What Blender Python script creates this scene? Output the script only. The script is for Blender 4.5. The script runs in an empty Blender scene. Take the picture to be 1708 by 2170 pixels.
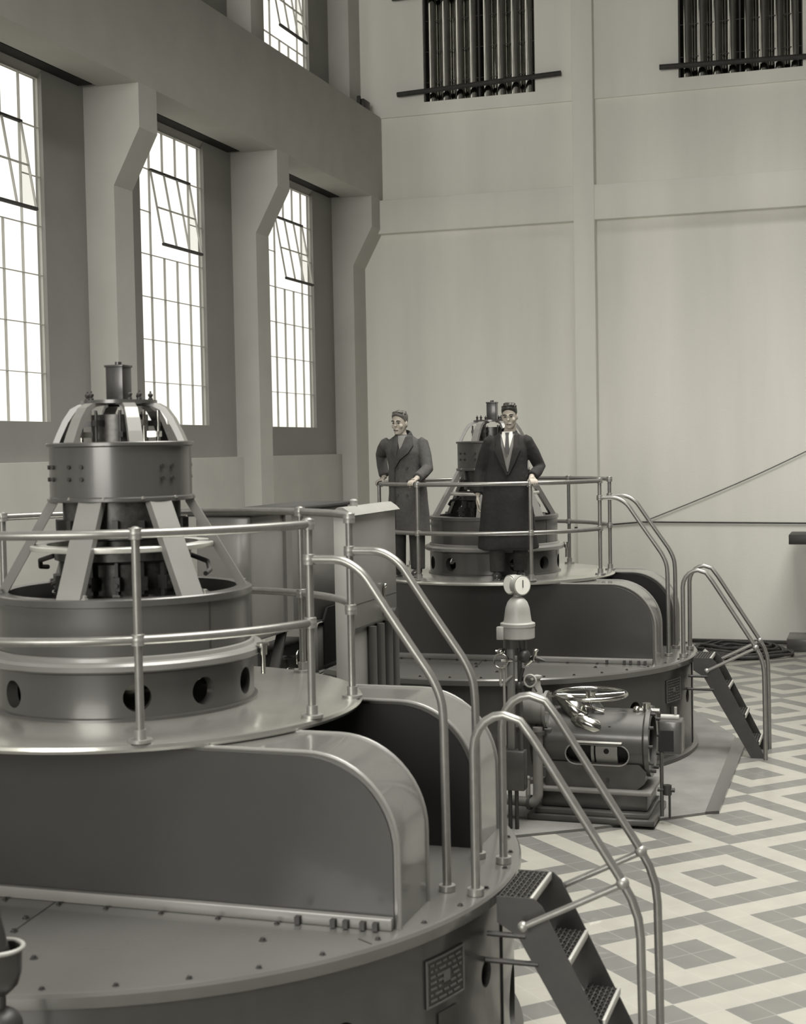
import bpy, bmesh, math, random
from math import sin, cos, pi, radians as R, sqrt
from mathutils import Vector, Matrix, Euler

random.seed(7)
SC = bpy.context.scene
COL = SC.collection

# ------------------------------------------------------------------ camera
F_PX, YAW, PITCH, ROLL, CAM_H = 3076.9, -0.3136, -0.0438, -0.0186, 3.134
cam = bpy.data.cameras.new('camera')
cam.sensor_fit = 'AUTO'; cam.sensor_width = 36.0
cam.lens = 36.0 * F_PX / 2170.0
cam.clip_end = 200
cam.dof.use_dof = True; cam.dof.focus_distance = 13.5; cam.dof.aperture_fstop = 3.4
camo = bpy.data.objects.new('camera', cam); COL.objects.link(camo)
fw = Vector((sin(YAW)*cos(PITCH), cos(YAW)*cos(PITCH), sin(PITCH)))
rt0 = Vector((cos(YAW), -sin(YAW), 0)); up0 = rt0.cross(fw)
rt = rt0*cos(ROLL) + up0*sin(ROLL); up = -rt0*sin(ROLL) + up0*cos(ROLL)
camo.matrix_world = Matrix(((rt.x, up.x, -fw.x, 0), (rt.y, up.y, -fw.y, 0), (rt.z, up.z, -fw.z, CAM_H), (0, 0, 0, 1)))
SC.camera = camo

# ------------------------------------------------------------------ world, light, exposure
SKY = 1.3
w = bpy.data.worlds.new('overcast_sky'); SC.world = w; w.use_nodes = True
wn = w.node_tree.nodes; wl = w.node_tree.links
bg = wn['Background']; bg.inputs['Strength'].default_value = SKY
tc = wn.new('ShaderNodeTexCoord'); sep = wn.new('ShaderNodeSeparateXYZ'); cr = wn.new('ShaderNodeValToRGB')
wl.new(tc.outputs['Generated'], sep.inputs[0]); wl.new(sep.outputs['Z'], cr.inputs['Fac'])
cr.color_ramp.elements[0].position = 0.0; cr.color_ramp.elements[0].color = (0.42, 0.40, 0.36, 1)
cr.color_ramp.elements[1].position = 0.02; cr.color_ramp.elements[1].color = (1.0, 0.965, 0.905, 1)
wl.new(cr.outputs['Color'], bg.inputs['Color'])
SC.view_settings.view_transform = 'Standard'; SC.view_settings.look = 'None'
SC.view_settings.gamma = 1.0; SC.view_settings.use_curve_mapping = False
SC.view_settings.exposure = 0.22
SC.cycles.use_denoising = True
SC.cycles.max_bounces = 10; SC.cycles.diffuse_bounces = 6; SC.cycles.glossy_bounces = 4
SC.cycles.sample_clamp_indirect = 6.0
SC.cycles.caustics_reflective = False; SC.cycles.caustics_refractive = False

def portal(cx, cy, cz, sy, sz, aim):
    l = bpy.data.lights.new('window_portal', 'AREA'); l.shape = 'RECTANGLE'; l.size = sy; l.size_y = sz
    l.cycles.is_portal = True; l.energy = 1
    o = bpy.data.objects.new('window_portal', l); COL.objects.link(o); o.location = (cx, cy, cz)
    o.rotation_euler = Vector(aim).to_track_quat('-Z', 'Y').to_euler()

# room constants (metres; y runs along the hall towards the end wall)
YE = 23.19
COL0, PITCHY, COLW = 14.69, 3.955, 0.43
NB = range(-6, 3)
# daylight and added overhead fill
for k in NB:
    yc = COL0 + PITCHY*k + COLW + 0.86 + 0.90 - PITCHY
    portal(-8.60, yc, 5.33, 1.8, 3.66, (1, 0, 0))
    portal(-8.60, yc, 10.6, 1.8, 3.4, (1, 0, 0))
def area_lamp(cx, cy, cz, sx, sy, aim, e, spread=180):
    l = bpy.data.lights.new('daylight_and_fill', 'AREA'); l.shape = 'RECTANGLE'; l.size = sx; l.size_y = sy
    l.energy = e; l.spread = R(spread); l.color = (1.0, 0.965, 0.905)
    o = bpy.data.objects.new('daylight_and_fill', l); COL.objects.link(o); o.location = (cx, cy, cz)
    o.rotation_euler = Vector(aim).to_track_quat('-Z', 'Y').to_euler()
area_lamp(-4.2, -10.6, 7.0, 8.4, 8.6, (0, 1, -0.02), 2900)     # daylight through the tall glazed back end

area_lamp(0.3, 10.0, 13.3, 6.0, 17.0, (0, 0.001, -1), 1850, 100)      # added overhead fill, unseen; lifts floors and upward faces

# ------------------------------------------------------------------ helpers
def sharp(bm, ang=R(34)):
    for f in bm.faces: f.smooth = True
    for e in bm.edges:
        if len(e.link_faces) == 2:
            try: a = e.calc_face_angle()
            except Exception: a = 0
            e.smooth = a < ang
        else: e.smooth = False

class MB:
    def __init__(s): s.bm = bmesh.new()
    def add(s, verts, faces, M=None):
        vs = [s.bm.verts.new(M @ Vector(v) if M else Vector(v)) for v in verts]
        for f in faces:
            try: s.bm.faces.new([vs[i] for i in f])
            except ValueError: pass
        return s
    def box(s, x0, x1, y0, y1, z0, z1, M=None, bev=0):
        t = bmesh.new()
        bmesh.ops.create_cube(t, size=1)
        for v in t.verts: v.co = Vector(((x0+x1)/2 + v.co.x*(x1-x0), (y0+y1)/2 + v.co.y*(y1-y0), (z0+z1)/2 + v.co.z*(z1-z0)))
        if bev: bmesh.ops.bevel(t, geom=list(t.edges), offset=bev, segments=2, profile=0.5, affect='EDGES')
        return s.merge(t, M)
    def merge(s, t, M=None):
        t.verts.index_update()
        vs = [s.bm.verts.new(M @ v.co if M else v.co.copy()) for v in t.verts]
        for f in t.faces:
            try: s.bm.faces.new([vs[v.index] for v in f.verts])
            except ValueError: pass
        t.free(); return s
    def lathe(s, prof, n=64, M=None, a0=0, a1=2*pi, close=None):
        full = abs((a1-a0) - 2*pi) < 1e-6
        m = n if full else n+1
        verts = []; 
        for i in range(m):
            a = a0 + (a1-a0)*i/n
            for (r, z) in prof: verts.append((r*cos(a), r*sin(a), z))
        L = len(prof); faces = []
        for i in range(n):
            j = (i+1) % m if full else i+1
            for k in range(L-1):
                faces.append((i*L+k, j*L+k, j*L+k+1, i*L+k+1))
        vs = [s.bm.verts.new(M @ Vector(v) if M else Vector(v)) for v in verts]
        for f in faces:
            q = [vs[i] for i in f]
            if (q[0].co-q[1].co).length < 1e-7: q = [q[0], q[2], q[3]]
            elif (q[2].co-q[3].co).length < 1e-7: q = [q[0], q[1], q[2]]
            try: s.bm.faces.new(q)
            except ValueError: pass
        return s
    def disc(s, r, z0, z1, n=48, M=None):
        return s.lathe([(1e-5, z0), (r, z0), (r, z1), (1e-5, z1)], n, M)
    def cyl(s, p0, p1, r, r1=None, n=16):
        p0 = Vector(p0); p1 = Vector(p1); d = p1-p0; L = d.length
        q = d.to_track_quat('Z', 'Y').to_matrix().to_4x4(); M = Matrix.Translation(p0) @ q
        r1 = r if r1 is None else r1
        return s.lathe([(1e-5, 0), (r, 0), (r1, L), (1e-5, L)], n, M)
    def tube(s, pts, r, n=12, closed=False, caps=True, fillet=0, flat=1.0):
        pts = [Vector(p) for p in pts]
        rr = r if isinstance(r, (list, tuple)) else None
        if fillet:
            out = [pts[0]]
            for i in range(1, len(pts)-1):
                a, b, c = pts[i-1], pts[i], pts[i+1]
                d1 = (a-b); d2 = (c-b); L = min(fillet, d1.length*.45, d2.length*.45)
                p = b + d1.normalized()*L; q = b + d2.normalized()*L
                for t in range(7):
                    t /= 6; out.append(p*(1-t)**2 + b*2*t*(1-t) + q*t*t)
            out.append(pts[-1]); pts = out
        N = len(pts); rings = []; prev = None
        for i, p in enumerate(pts):
            if closed: t = pts[(i+1) % N] - pts[i-1]
            else: t = pts[min(i+1, N-1)] - pts[max(i-1, 0)]
            t.normalize()
            if prev is None:
                a = Vector((0, 0, 1)) if abs(t.z) < .9 else Vector((1, 0, 0))
                u = t.cross(a).normalized()
            else:
                u = (prev - t*prev.dot(t)).normalized()
            prev = u; v = t.cross(u)
            rad = rr[i] if rr else r
            rings.append([s.bm.verts.new(p + (u*cos(2*pi*k/n) + v*flat*sin(2*pi*k/n))*rad) for k in range(n)])
        for i in range(N if closed else N-1):
            A, B_ = rings[i], rings[(i+1) % N]
            for k in range(n): s.bm.faces.new((A[k], A[(k+1) % n], B_[(k+1) % n], B_[k]))
        if caps and not closed:
            s.bm.faces.new(rings[0][::-1]); s.bm.faces.new(rings[-1])
        return s
    def prism(s, poly, a, b, axis='y', M=None):
        # poly: list of 2D points; extruded between a and b along axis
        def P(p, t):
            if axis == 'y': return (p[0], t, p[1])
            if axis == 'x': return (t, p[0], p[1])
            return (p[0], p[1], t)
        n = len(poly)
        v = [P(p, a) for p in poly] + [P(p, b) for p in poly]
        f = [tuple(range(n)), tuple(range(2*n-1, n-1, -1))] + [(i, i+n, (i+1) % n + n, (i+1) % n) for i in range(n)]
        return s.add(v, f, M)
    def ell(s, c, rx, ry, rz, n=20, m=14, M=None):
        t = bmesh.new(); bmesh.ops.create_uvsphere(t, u_segments=n, v_segments=m, radius=1)
        for v in t.verts: v.co = Vector((c[0]+v.co.x*rx, c[1]+v.co.y*ry, c[2]+v.co.z*rz))
        return s.merge(t, M)
    def loft(s, rings, cap=True):
        R_ = [[s.bm.verts.new(Vector(p)) for p in r] for r in rings]
        n = len(R_[0])
        for a, b in zip(R_, R_[1:]):
            for k in range(n): s.bm.faces.new((a[k], a[(k+1) % n], b[(k+1) % n], b[k]))
        if cap: s.bm.faces.new(R_[0][::-1]); s.bm.faces.new(R_[-1])
        return s
    def build(s, name, mat, parent=None, ang=R(34), loc=None):
        bmesh.ops.recalc_face_normals(s.bm, faces=s.bm.faces)
        sharp(s.bm, ang)
        me = bpy.data.meshes.new(name); s.bm.to_mesh(me); s.bm.free()
        me.materials.append(mat)
        o = bpy.data.objects.new(name, me); COL.objects.link(o)
        if parent: o.parent = parent
        if loc: o.location = loc
        return o

def boolean(o, cutters):
    for c in cutters:
        m = o.modifiers.new('b', 'BOOLEAN'); m.operation = 'DIFFERENCE'; m.object = c; m.solver = 'EXACT'
    bpy.context.view_layer.update()
    dg = bpy.context.evaluated_depsgraph_get()
    me = bpy.data.meshes.new_from_object(o.evaluated_get(dg))
    bm = bmesh.new(); bm.from_mesh(me); sharp(bm); bm.to_mesh(me); bm.free()
    o.modifiers.clear(); o.data = me
    for c in cutters: bpy.data.objects.remove(c)

def remesh(o, vox, smooth=0, it=0):
    m = o.modifiers.new('r', 'REMESH'); m.mode = 'VOXEL'; m.voxel_size = vox; m.use_smooth_shade = True
    if it:
        m2 = o.modifiers.new('s', 'SMOOTH'); m2.factor = smooth; m2.iterations = it
    bpy.context.view_layer.update()
    dg = bpy.context.evaluated_depsgraph_get()
    me = bpy.data.meshes.new_from_object(o.evaluated_get(dg))
    mats = list(o.data.materials)
    o.modifiers.clear(); o.data = me
    for p in me.polygons: p.use_smooth = True
    if not me.materials:
        for mt in mats: me.materials.append(mt)

def empty(name, loc, rz=0):
    o = bpy.data.objects.new(name, None); COL.objects.link(o); o.empty_display_size = .2
    o.location = loc; o.rotation_euler = (0, 0, rz); return o
def tag(o, label, cat, group=None):
    o['label'] = label; o['category'] = cat
    if group: o['group'] = group
    return o
def struct(o): o['kind'] = 'structure'; return o
KIDS = {}
def copy_tree(o, parent=None):
    c = o.copy(); COL.objects.link(c)
    if parent: c.parent = parent
    for ch in [x for x in list(COL.objects) if x.parent is o]: copy_tree(ch, c)
    return c

# ------------------------------------------------------------------ materials
def mat(name, col, rough=.5, metal=0, var=0.06, scale=6, bump=0, bscale=60, coat=0, spec=.5, streak=False):
    m = bpy.data.materials.new(name); m.use_nodes = True
    nt = m.node_tree; b = nt.nodes['Principled BSDF']
    b.inputs['Roughness'].default_value = rough; b.inputs['Metallic'].default_value = metal
    b.inputs['Coat Weight'].default_value = coat; b.inputs['Coat Roughness'].default_value = .12
    b.inputs['Specular IOR Level'].default_value = spec
    tc = nt.nodes.new('ShaderNodeTexCoord'); mp = nt.nodes.new('ShaderNodeMapping')
    nt.links.new(tc.outputs['Object'], mp.inputs[0])
    if streak: mp.inputs['Scale'].default_value = (1, 1, .12)
    n = nt.nodes.new('ShaderNodeTexNoise'); n.inputs['Scale'].default_value = scale; n.inputs['Detail'].default_value = 6
    nt.links.new(mp.outputs[0], n.inputs['Vector'])
    r = nt.nodes.new('ShaderNodeValToRGB')
    r.color_ramp.elements[0].position = .3; r.color_ramp.elements[1].position = .7
    r.color_ramp.elements[0].color = tuple(c*(1-var) for c in col) + (1,)
    r.color_ramp.elements[1].color = tuple(min(1, c*(1+var)) for c in col) + (1,)
    nt.links.new(n.outputs['Fac'], r.inputs[0]); nt.links.new(r.outputs[0], b.inputs['Base Color'])
    if bump:
        n2 = nt.nodes.new('ShaderNodeTexNoise'); n2.inputs['Scale'].default_value = bscale; n2.inputs['Detail'].default_value = 4
        nt.links.new(tc.outputs['Object'], n2.inputs['Vector'])
        bp = nt.nodes.new('ShaderNodeBump'); bp.inputs['Strength'].default_value = bump; bp.inputs['Distance'].default_value = .01
        nt.links.new(n2.outputs['Fac'], bp.inputs['Height']); nt.links.new(bp.outputs[0], b.inputs['Normal'])
    return m
def g(v, wm=0.0): return (v*(1.0+wm), v*(1.0+wm*.5), v*(.93-wm))
M = {}
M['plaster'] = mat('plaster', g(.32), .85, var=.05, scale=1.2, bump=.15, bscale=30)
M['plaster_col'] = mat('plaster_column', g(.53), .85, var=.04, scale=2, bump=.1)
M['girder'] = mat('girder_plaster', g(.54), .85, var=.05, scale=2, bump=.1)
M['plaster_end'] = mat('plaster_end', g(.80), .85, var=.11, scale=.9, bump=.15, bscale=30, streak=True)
M['roofsteel'] = mat('dark_roof', g(.11), .9)  # dark tone keeps the unseen roof and walls from bouncing light
M['lower'] = mat('plaster_lower', g(.52), .8, var=.05, scale=2)
M['concrete'] = mat('concrete', g(.125), .8, var=.18, scale=3, bump=.2)
M['paint'] = mat('machine_paint', g(.060), .30, var=.06, scale=3, coat=.35)
M['paint_gloss'] = mat('machine_paint_gloss', g(.10), .16, var=.05, scale=3, coat=.6)
M['paint_dark'] = mat('machine_paint_dark', g(.027), .34, var=.08, scale=3, coat=.2)
M['paint_light'] = mat('machine_paint_light', g(.17), .32, var=.05, scale=4, coat=.2)
M['platform'] = mat('platform_steel', g(.78), .22, metal=.9, var=.05, scale=5)
M['drum'] = mat('drum_paint', g(.040), .30, var=.06, scale=3, coat=.35)
M['deck'] = mat('deck_plate', g(.095), .25, metal=.1, var=.06, scale=2, coat=.5)
M['rail'] = mat('galvanised_pipe', g(.22), .33, metal=.6, var=.08, scale=20)
M['railfit'] = mat('galvanised_fitting', g(.26), .4, metal=.5, var=.1, scale=30)
M['iron'] = mat('dark_iron', g(.032), .45, metal=.2, var=.15, scale=10)
M['black'] = mat('black_void', g(.006), .8, var=.1)
M['tread'] = mat('grating_steel', g(.09), .4, metal=.5, var=.1, scale=30)
M['nosing'] = mat('bright_nosing', g(.38), .45, metal=.3)
M['steel'] = mat('polished_steel', g(.55), .18, metal=1, var=.05, scale=10)
M['ring'] = mat('bright_ring', g(.62), .3, metal=.6, var=.05)
M['copper'] = mat('commutator', g(.06), .35, metal=.5, var=.3, scale=40)
M['cast'] = mat('cast_grey', g(.056), .33, metal=.15, var=.12, scale=8, coat=.35)
M['cast_light'] = mat('cast_light_grey', g(.27), .42, var=.08, scale=8)
M['thin_cable'] = mat('thin_cable', g(.10), .6)
M['cast_mid'] = mat('cast_mid_grey', g(.16), .4, var=.08, scale=8)
M['cabinet'] = mat('cabinet_paint', g(.15), .4, var=.05, scale=3, coat=.15)
M['pale'] = mat('lit_end_pale', g(.42), .5, var=.04)
M['white'] = mat('white_enamel', g(.75), .35, var=.03)
M['wood'] = mat('dark_wood_pole', g(.035), .7, var=.3, scale=6)
M['rope'] = mat('dark_cable', g(.03), .6, var=.3, scale=10)
M['canvas'] = mat('pale_canvas', g(.45), .9, var=.2, scale=8, bump=.4)
M['skin'] = mat('skin', (.37, .335, .285), .75, var=.05)
M['hair'] = mat('hair', (.025, .024, .02), .5, var=.3, scale=60)
M['hair2'] = mat('hair_greying', (.09, .088, .078), .55, var=.4, scale=60)
M['coat_grey'] = mat('tweed_coat', g(.058), .9, var=.16, scale=40, bump=.5, bscale=25)
M['coat_black'] = mat('dark_wool_coat', g(.013), .9, var=.2, scale=30, bump=.5, bscale=25)
M['lapel_dark'] = mat('dark_lapel', g(.035), .85, var=.2, scale=30)
M['trouser'] = mat('dark_trousers', g(.03), .9, var=.2, scale=30)
M['shoe'] = mat('leather_shoe', g(.03), .3, var=.2)
M['shirt'] = mat('white_shirt', g(.62), .8)
M['vest'] = mat('mid_grey_waistcoat', g(.16), .85)
M['tie'] = mat('dark_tie', g(.04), .7)
M['plate'] = mat('nameplate', g(.06), .4, metal=.5, var=.1)
M['plate_text'] = mat('nameplate_lettering', g(.11), .5, metal=.3)

# window glass: thin, clear with a soft gloss
def glass(name, tint, gl=.06):
    m = bpy.data.materials.new(name); m.use_nodes = True; nt = m.node_tree; nt.nodes.clear()
    o = nt.nodes.new('ShaderNodeOutputMaterial'); mx = nt.nodes.new('ShaderNodeMixShader')
    t = nt.nodes.new('ShaderNodeBsdfTransparent'); t.inputs[0].default_value = tint + (1,)
    gs = nt.nodes.new('ShaderNodeBsdfGlossy'); gs.inputs['Roughness'].default_value = .15
    mx.inputs[0].default_value = gl
    nt.links.new(t.outputs[0], mx.inputs[1]); nt.links.new(gs.outputs[0], mx.inputs[2]); nt.links.new(mx.outputs[0], o.inputs[0])
    return m
M['glass'] = glass('window_glass', (.93, .93, .92))
M['frame'] = mat('window_bar', g(.6), .6)
M['frame_dark'] = mat('window_bar_dark', g(.05), .6)
M['tubeglass'] = mat('ribbed_dark_glass', g(.50), .05, metal=1.0, var=.1, scale=3)

# tiled floor
def floor_mat():
    m = bpy.data.materials.new('diamond_tile_floor'); m.use_nodes = True; nt = m.node_tree
    b = nt.nodes['Principled BSDF']; N = nt.nodes.new; L = nt.links.new
    geo = N('ShaderNodeNewGeometry'); sp = N('ShaderNodeSeparateXYZ'); L(geo.outputs['Position'], sp.inputs[0])
    def mth(op, a, b_=None, c=None):
        n = N('ShaderNodeMath'); n.operation = op
        for i, v in enumerate((a, b_, c)):
            if v is None: continue
            if isinstance(v, (int, float)): n.inputs[i].default_value = v
            else: L(v, n.inputs[i])
        return n.outputs[0]
    x = mth('SUBTRACT', sp.outputs['X'], -1.078); y = mth('SUBTRACT', sp.outputs['Y'], 8.892)
    s2 = 1/sqrt(2)
    u = mth('MULTIPLY', mth('ADD', x, y), s2); v = mth('MULTIPLY', mth('SUBTRACT', y, x), s2)
    S = 1.194
    uu = mth('ADD', mth('DIVIDE', u, S), .5); vv = mth('ADD', mth('DIVIDE', v, S), .5)
    par = mth('FLOORED_MODULO', mth('ADD', mth('FLOOR', uu), mth('FLOOR', vv)), 2.0)
    fu = mth('ABSOLUTE', mth('SUBTRACT', mth('FRACT', uu), .5)); fv = mth('ABSOLUTE', mth('SUBTRACT', mth('FRACT', vv), .5))
    mxx = mth('MULTIPLY', mth('MAXIMUM', fu, fv), 6.0)      # 0..3 : ring index
    ring = mth('FLOORED_MODULO', mth('FLOOR', mxx), 2.0)    # centre 0, ring1 1, ring2 0
    dark = mth('ABSOLUTE', mth('SUBTRACT', ring, par))      # par 0: centre dark ->0 ; par 1 inverse
    # grout
    gu = mth('FRACT', mth('MULTIPLY', uu, 6.0)); gv = mth('FRACT', mth('MULTIPLY', vv, 6.0))
    gu = mth('ABSOLUTE', mth('SUBTRACT', gu, .5)); gv = mth('ABSOLUTE', mth('SUBTRACT', gv, .5))
    gr = mth('GREATER_THAN', mth('MAXIMUM', gu, gv), .485)
    tn = N('ShaderNodeTexNoise'); tn.inputs['Scale'].default_value = 5; tn.inputs['Detail'].default_value = 5
    L(geo.outputs['Position'], tn.inputs['Vector'])
    c1 = N('ShaderNodeMix'); c1.data_type = 'RGBA'; L(dark, c1.inputs[0])
    c1.inputs['A'].default_value = (*g(.14), 1); c1.inputs['B'].default_value = (*g(.30, .035), 1)
    c2 = N('ShaderNodeMix'); c2.data_type = 'RGBA'; L(mth('MULTIPLY', gr, .35), c2.inputs[0])
    L(c1.outputs['Result'], c2.inputs['A']); c2.inputs['B'].default_value = (*g(.42), 1)
    c3 = N('ShaderNodeMix'); c3.data_type = 'RGBA'; c3.blend_type = 'MULTIPLY'; c3.inputs[0].default_value = .25
    L(c2.outputs['Result'], c3.inputs['A']); L(tn.outputs['Fac'], c3.inputs['B'])
    L(c3.outputs['Result'], b.inputs['Base Color'])
    b.inputs['Roughness'].default_value = .35; b.inputs['Coat Weight'].default_value = .15
    return m
M['tiles'] = floor_mat()

# ------------------------------------------------------------------ the hall
XR, YB, ZC = 10.0, -10.0, 13.6
struct(MB().box(-9.2, XR+.3, YB-.3, YE+.4, -.3, 0).build('floor', M['tiles']))
struct(MB().box(-9.2, XR+.3, YB-.3, YE+.4, ZC, ZC+.3).build('ceiling', M['roofsteel']))
# left wall with its window openings
wl_ = MB(); XG = -8.53; XW = -8.47
wins = []
for k in NB:
    y0 = COL0 + PITCHY*(k-1) + COLW + .86; y1 = COL0 + PITCHY*k - .87; wins.append((y0, y1))
ys = [YB-.3]
for a, b_ in wins: ys += [a, b_]
ys.append(YE+.35)
for a, b_ in zip(ys[0::2], ys[1::2]):
    wl_.box(-8.575, XW, a, b_, 3.06, ZC)
for a, b_ in wins:
    wl_.box(-8.575, XW, a, b_, 3.06, 3.49); wl_.box(-8.575, XW, a, b_, 7.262, 8.85); wl_.prism([(-8.575, 7.17), (-8.53, 7.17), (-8.465, 7.255), (-8.465, 7.30), (-8.575, 7.30)], a, b_, 'y'); wl_.box(-8.575, XW, a, b_, 12.3, ZC)
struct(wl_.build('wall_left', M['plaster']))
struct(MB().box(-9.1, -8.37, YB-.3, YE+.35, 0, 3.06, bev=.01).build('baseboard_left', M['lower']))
# girder (crane beam)
gd = MB().box(-8.28, -7.77, YB-.3, YE, 7.262, 8.64, bev=.012)
struct(gd.build('trim_1', M['girder']))
struct(MB().box(-8.475, -8.275, YB-.3, YE, 8.5, 8.6).build('trim_2', M['plaster_col']))
tn_ = [3]
def trimname(): tn_[0] += 1; return 'trim_%d' % (tn_[0]-1)
for k in range(-6, 3):
    y0 = COL0 + PITCHY*k; y1 = y0 + COLW
    if k == 2: y1 = YE
    prof = [(-8.55, 0), (-8.11, 0), (-8.11, 6.15), (-7.772, 6.77), (-7.772, 7.30), (-8.55, 7.30)]
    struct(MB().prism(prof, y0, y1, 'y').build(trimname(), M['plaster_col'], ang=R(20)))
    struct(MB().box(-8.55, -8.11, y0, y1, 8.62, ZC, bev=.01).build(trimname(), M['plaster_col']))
for k in range(-6, 3):   # black boxes added in the slot behind the crane beam; shade put into colour
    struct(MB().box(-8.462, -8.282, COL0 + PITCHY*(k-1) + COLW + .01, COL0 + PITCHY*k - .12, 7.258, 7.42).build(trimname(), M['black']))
# end wall
we = MB()
WL = (-7.01, -5.14); WR = (-2.86, -0.99); ZW0, ZW1 = 8.82, 11.6
xs = [-9.1, WL[0], WL[1], WR[0], WR[1], XR+.3]
for a, b_ in ((xs[0], xs[1]), (xs[2], xs[3]), (xs[4], xs[5])): we.box(a, b_, YE-.05, YE+.35, 8.62, ZC)
for a, b_ in (WL, WR):
    we.box(a, b_, YE-.05, YE+.35, 8.62, ZW0); we.box(a, b_, YE-.05, YE+.35, ZW1, ZC)
    we.box(a, b_, YE+.2, YE+.35, ZW0, ZW1)
we.box(-9.1, XR+.3, YE, YE+.35, 0, 8.62)
struct(we.build('wall_end', M['plaster_end']))
struct(MB().box(-8.5, XR, YE-.17, YE+.05, 6.70, 7.25, bev=.012).build(trimname(), M['plaster_end']))
for x in (-4.52, 0.55, 5.6):
    struct(MB().box(x, x+.335, YE-.19, YE+.05, 0, ZC, bev=.012).build(trimname(), M['plaster_end']))
# right wall: tall openings
struct(MB().box(XR, XR+.3, YB-.3, YE+.35, 0, ZC).build('wall_right', M['roofsteel']))
wb = MB(); wb.box(-9.1, -8.7, YB-.3, YB, 0, ZC); wb.box(.3, XR+.3, YB-.3, YB, 0, ZC); wb.box(-8.7, .3, YB-.3, YB, 0, 1.9); wb.box(-8.7, .3, YB-.3, YB, 10.5, ZC)
struct(wb.build('wall_back', M['roofsteel']))

# ------------------------------------------------------------------ windows
def bars(mb, y0, y1, z0, z1, ncol, nrow, x, t=.0065, skip=None):
    for i in range(ncol+1):
        y = y0 + (y1-y0)*i/ncol
        for j in range(nrow):
            if skip and skip(i, j, True): continue
            mb.box(x-.015, x+.015, y-t/2, y+t/2, z0+(z1-z0)*j/nrow, z0+(z1-z0)*(j+1)/nrow)
    for j in range(nrow+1):
        z = z0 + (z1-z0)*j/nrow
        for i in range(ncol):
            if skip and skip(i, j, False): continue
            mb.box(x-.015, x+.015, y0+(y1-y0)*i/ncol, y0+(y1-y0)*(i+1)/ncol, z-t/2, z+t/2)
wi = [0]
def left_window(y0, y1, z0, z1, nrow, jlo, jhi, label):
    """steel sash window; rows jlo..jhi of the middle three columns are a top hung vent tilted into the hall"""
    wi[0] += 1
    r = struct(empty('window_%d' % wi[0], (XG, (y0+y1)/2, z0))); off = Vector((-XG, -(y0+y1)/2, -z0))
    T = Matrix.Translation(off)
    def sk(i, j, vert):
        if vert: return 1 < i < 4 and jlo <= j < jhi
        return 1 <= i < 4 and jlo < j < jhi
    f = MB(); bars(f, y0, y1, z0, z1, 5, nrow, XG, skip=sk)
    for v in f.bm.verts: v.co += off
    f.build('window_frame', M['frame'], r)
    p = MB(); ph = (z1-z0)/nrow; pw = (y1-y0)/5
    def pane(a, b_, c, d): p.box(XG-.003, XG+.003, a, b_, c, d, M=T)
    pane(y0, y1, z0, z0+jlo*ph); pane(y0, y1, z0+jhi*ph, z1)
    pane(y0, y0+pw, z0+jlo*ph, z0+jhi*ph); pane(y1-pw, y1, z0+jlo*ph, z0+jhi*ph)
    p.build('window_pane', M['glass'], r)
    # vent
    s_ = MB(); a, b_ = y0+pw, y1-pw; H = ph*(jhi-jlo); D_ = H*.885
    hz = z0 + jhi*ph; dx = .16*H/1.05
    rot = Matrix.Translation((XG+.02, 0, hz)) @ Matrix.Rotation(-math.atan2(dx, D_), 4, 'Y')
    L_ = sqrt(dx*dx + D_*D_); tt = Matrix.Translation(off) @ rot
    s_ = MB()
    for i in range(4):
        y = a+(b_-a)*i/3; wv = .012
        s_.box(-.012, .012, y-wv/2, y+wv/2, -L_, 0, M=tt)
    s_.box(-.012, .012, a, b_, -L_/2-.006, -L_/2+.006, M=tt)
    so = s_.build('vent_sash', M['frame'], r)
    MB().box(-.018, .018, a-.01, b_+.01, -L_-.012, -L_+.018, M=tt).box(-.018, .018, a-.01, b_+.01, -.012, .012, M=tt).build('sash_rail', M['frame_dark'], so)
    MB().box(-.002, .002, a, b_, -L_, 0, M=tt).build('vent_pane', M['glass'], so)
    return r
for (a, b_) in wins:
    left_window(a, b_, 3.49, 7.17, 7, 4, 6, '')
for (a, b_) in wins:
    left_window(a, b_, 8.85, 12.3, 7, 1, 3, '')
def end_window(x0, x1, z0, z1):
    wi[0] += 1
    r = struct(empty('window_%d' % wi[0], ((x0+x1)/2, YE, z0)))
    n = 8; p = (x1-x0)/n; t = MB(); c = Vector(((x0+x1)/2, YE, z0))
    for i in range(n):
        cx = x0 + p*(i+.5); rr = p*.47
        pts = [(cx-p/2, YE+.13)] + [(cx + rr*cos(a), YE+.13 - rr*sin(a)) for a in [pi - pi*k/12 for k in range(13)]] + [(cx+p/2, YE+.13)]
        for (ax, ay), (bx, by) in zip(pts, pts[1:]):
            t.add([(ax-c.x, ay-c.y, 0), (bx-c.x, by-c.y, 0), (bx-c.x, by-c.y, z1-z0), (ax-c.x, ay-c.y, z1-z0)], [(0, 1, 2, 3)])
    bmesh.ops.remove_doubles(t.bm, verts=t.bm.verts, dist=1e-5)
    t.build('ribbed_pane', M['tubeglass'], r, ang=R(60))
    f = MB()
    z = .33
    while z < z1-z0:
        f.box(x0-c.x, x1-c.x, .03, .045, z-.004, z+.004); z += .5
    f.box(x0-c.x-.02, x0-c.x+.02, .0, .14, 0, z1-z0); f.box(x1-c.x-.02, x1-c.x+.02, .0, .14, 0, z1-z0)
    f.box(-.012, .012, .0, .14, 0, z1-z0)
    f.build('window_frame', M['frame_dark'], r)
end_window(WL[0], WL[1], ZW0, ZW1); end_window(WR[0], WR[1], ZW0, ZW1)
wi[0] += 1
r = struct(empty('window_%d' % wi[0], (-4.2, YB-.1, 1.9))); f = MB()
for i in range(10): f.box(-4.5+i-.03, -4.5+i+.03, -.03, .03, 0, 8.6)
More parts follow.
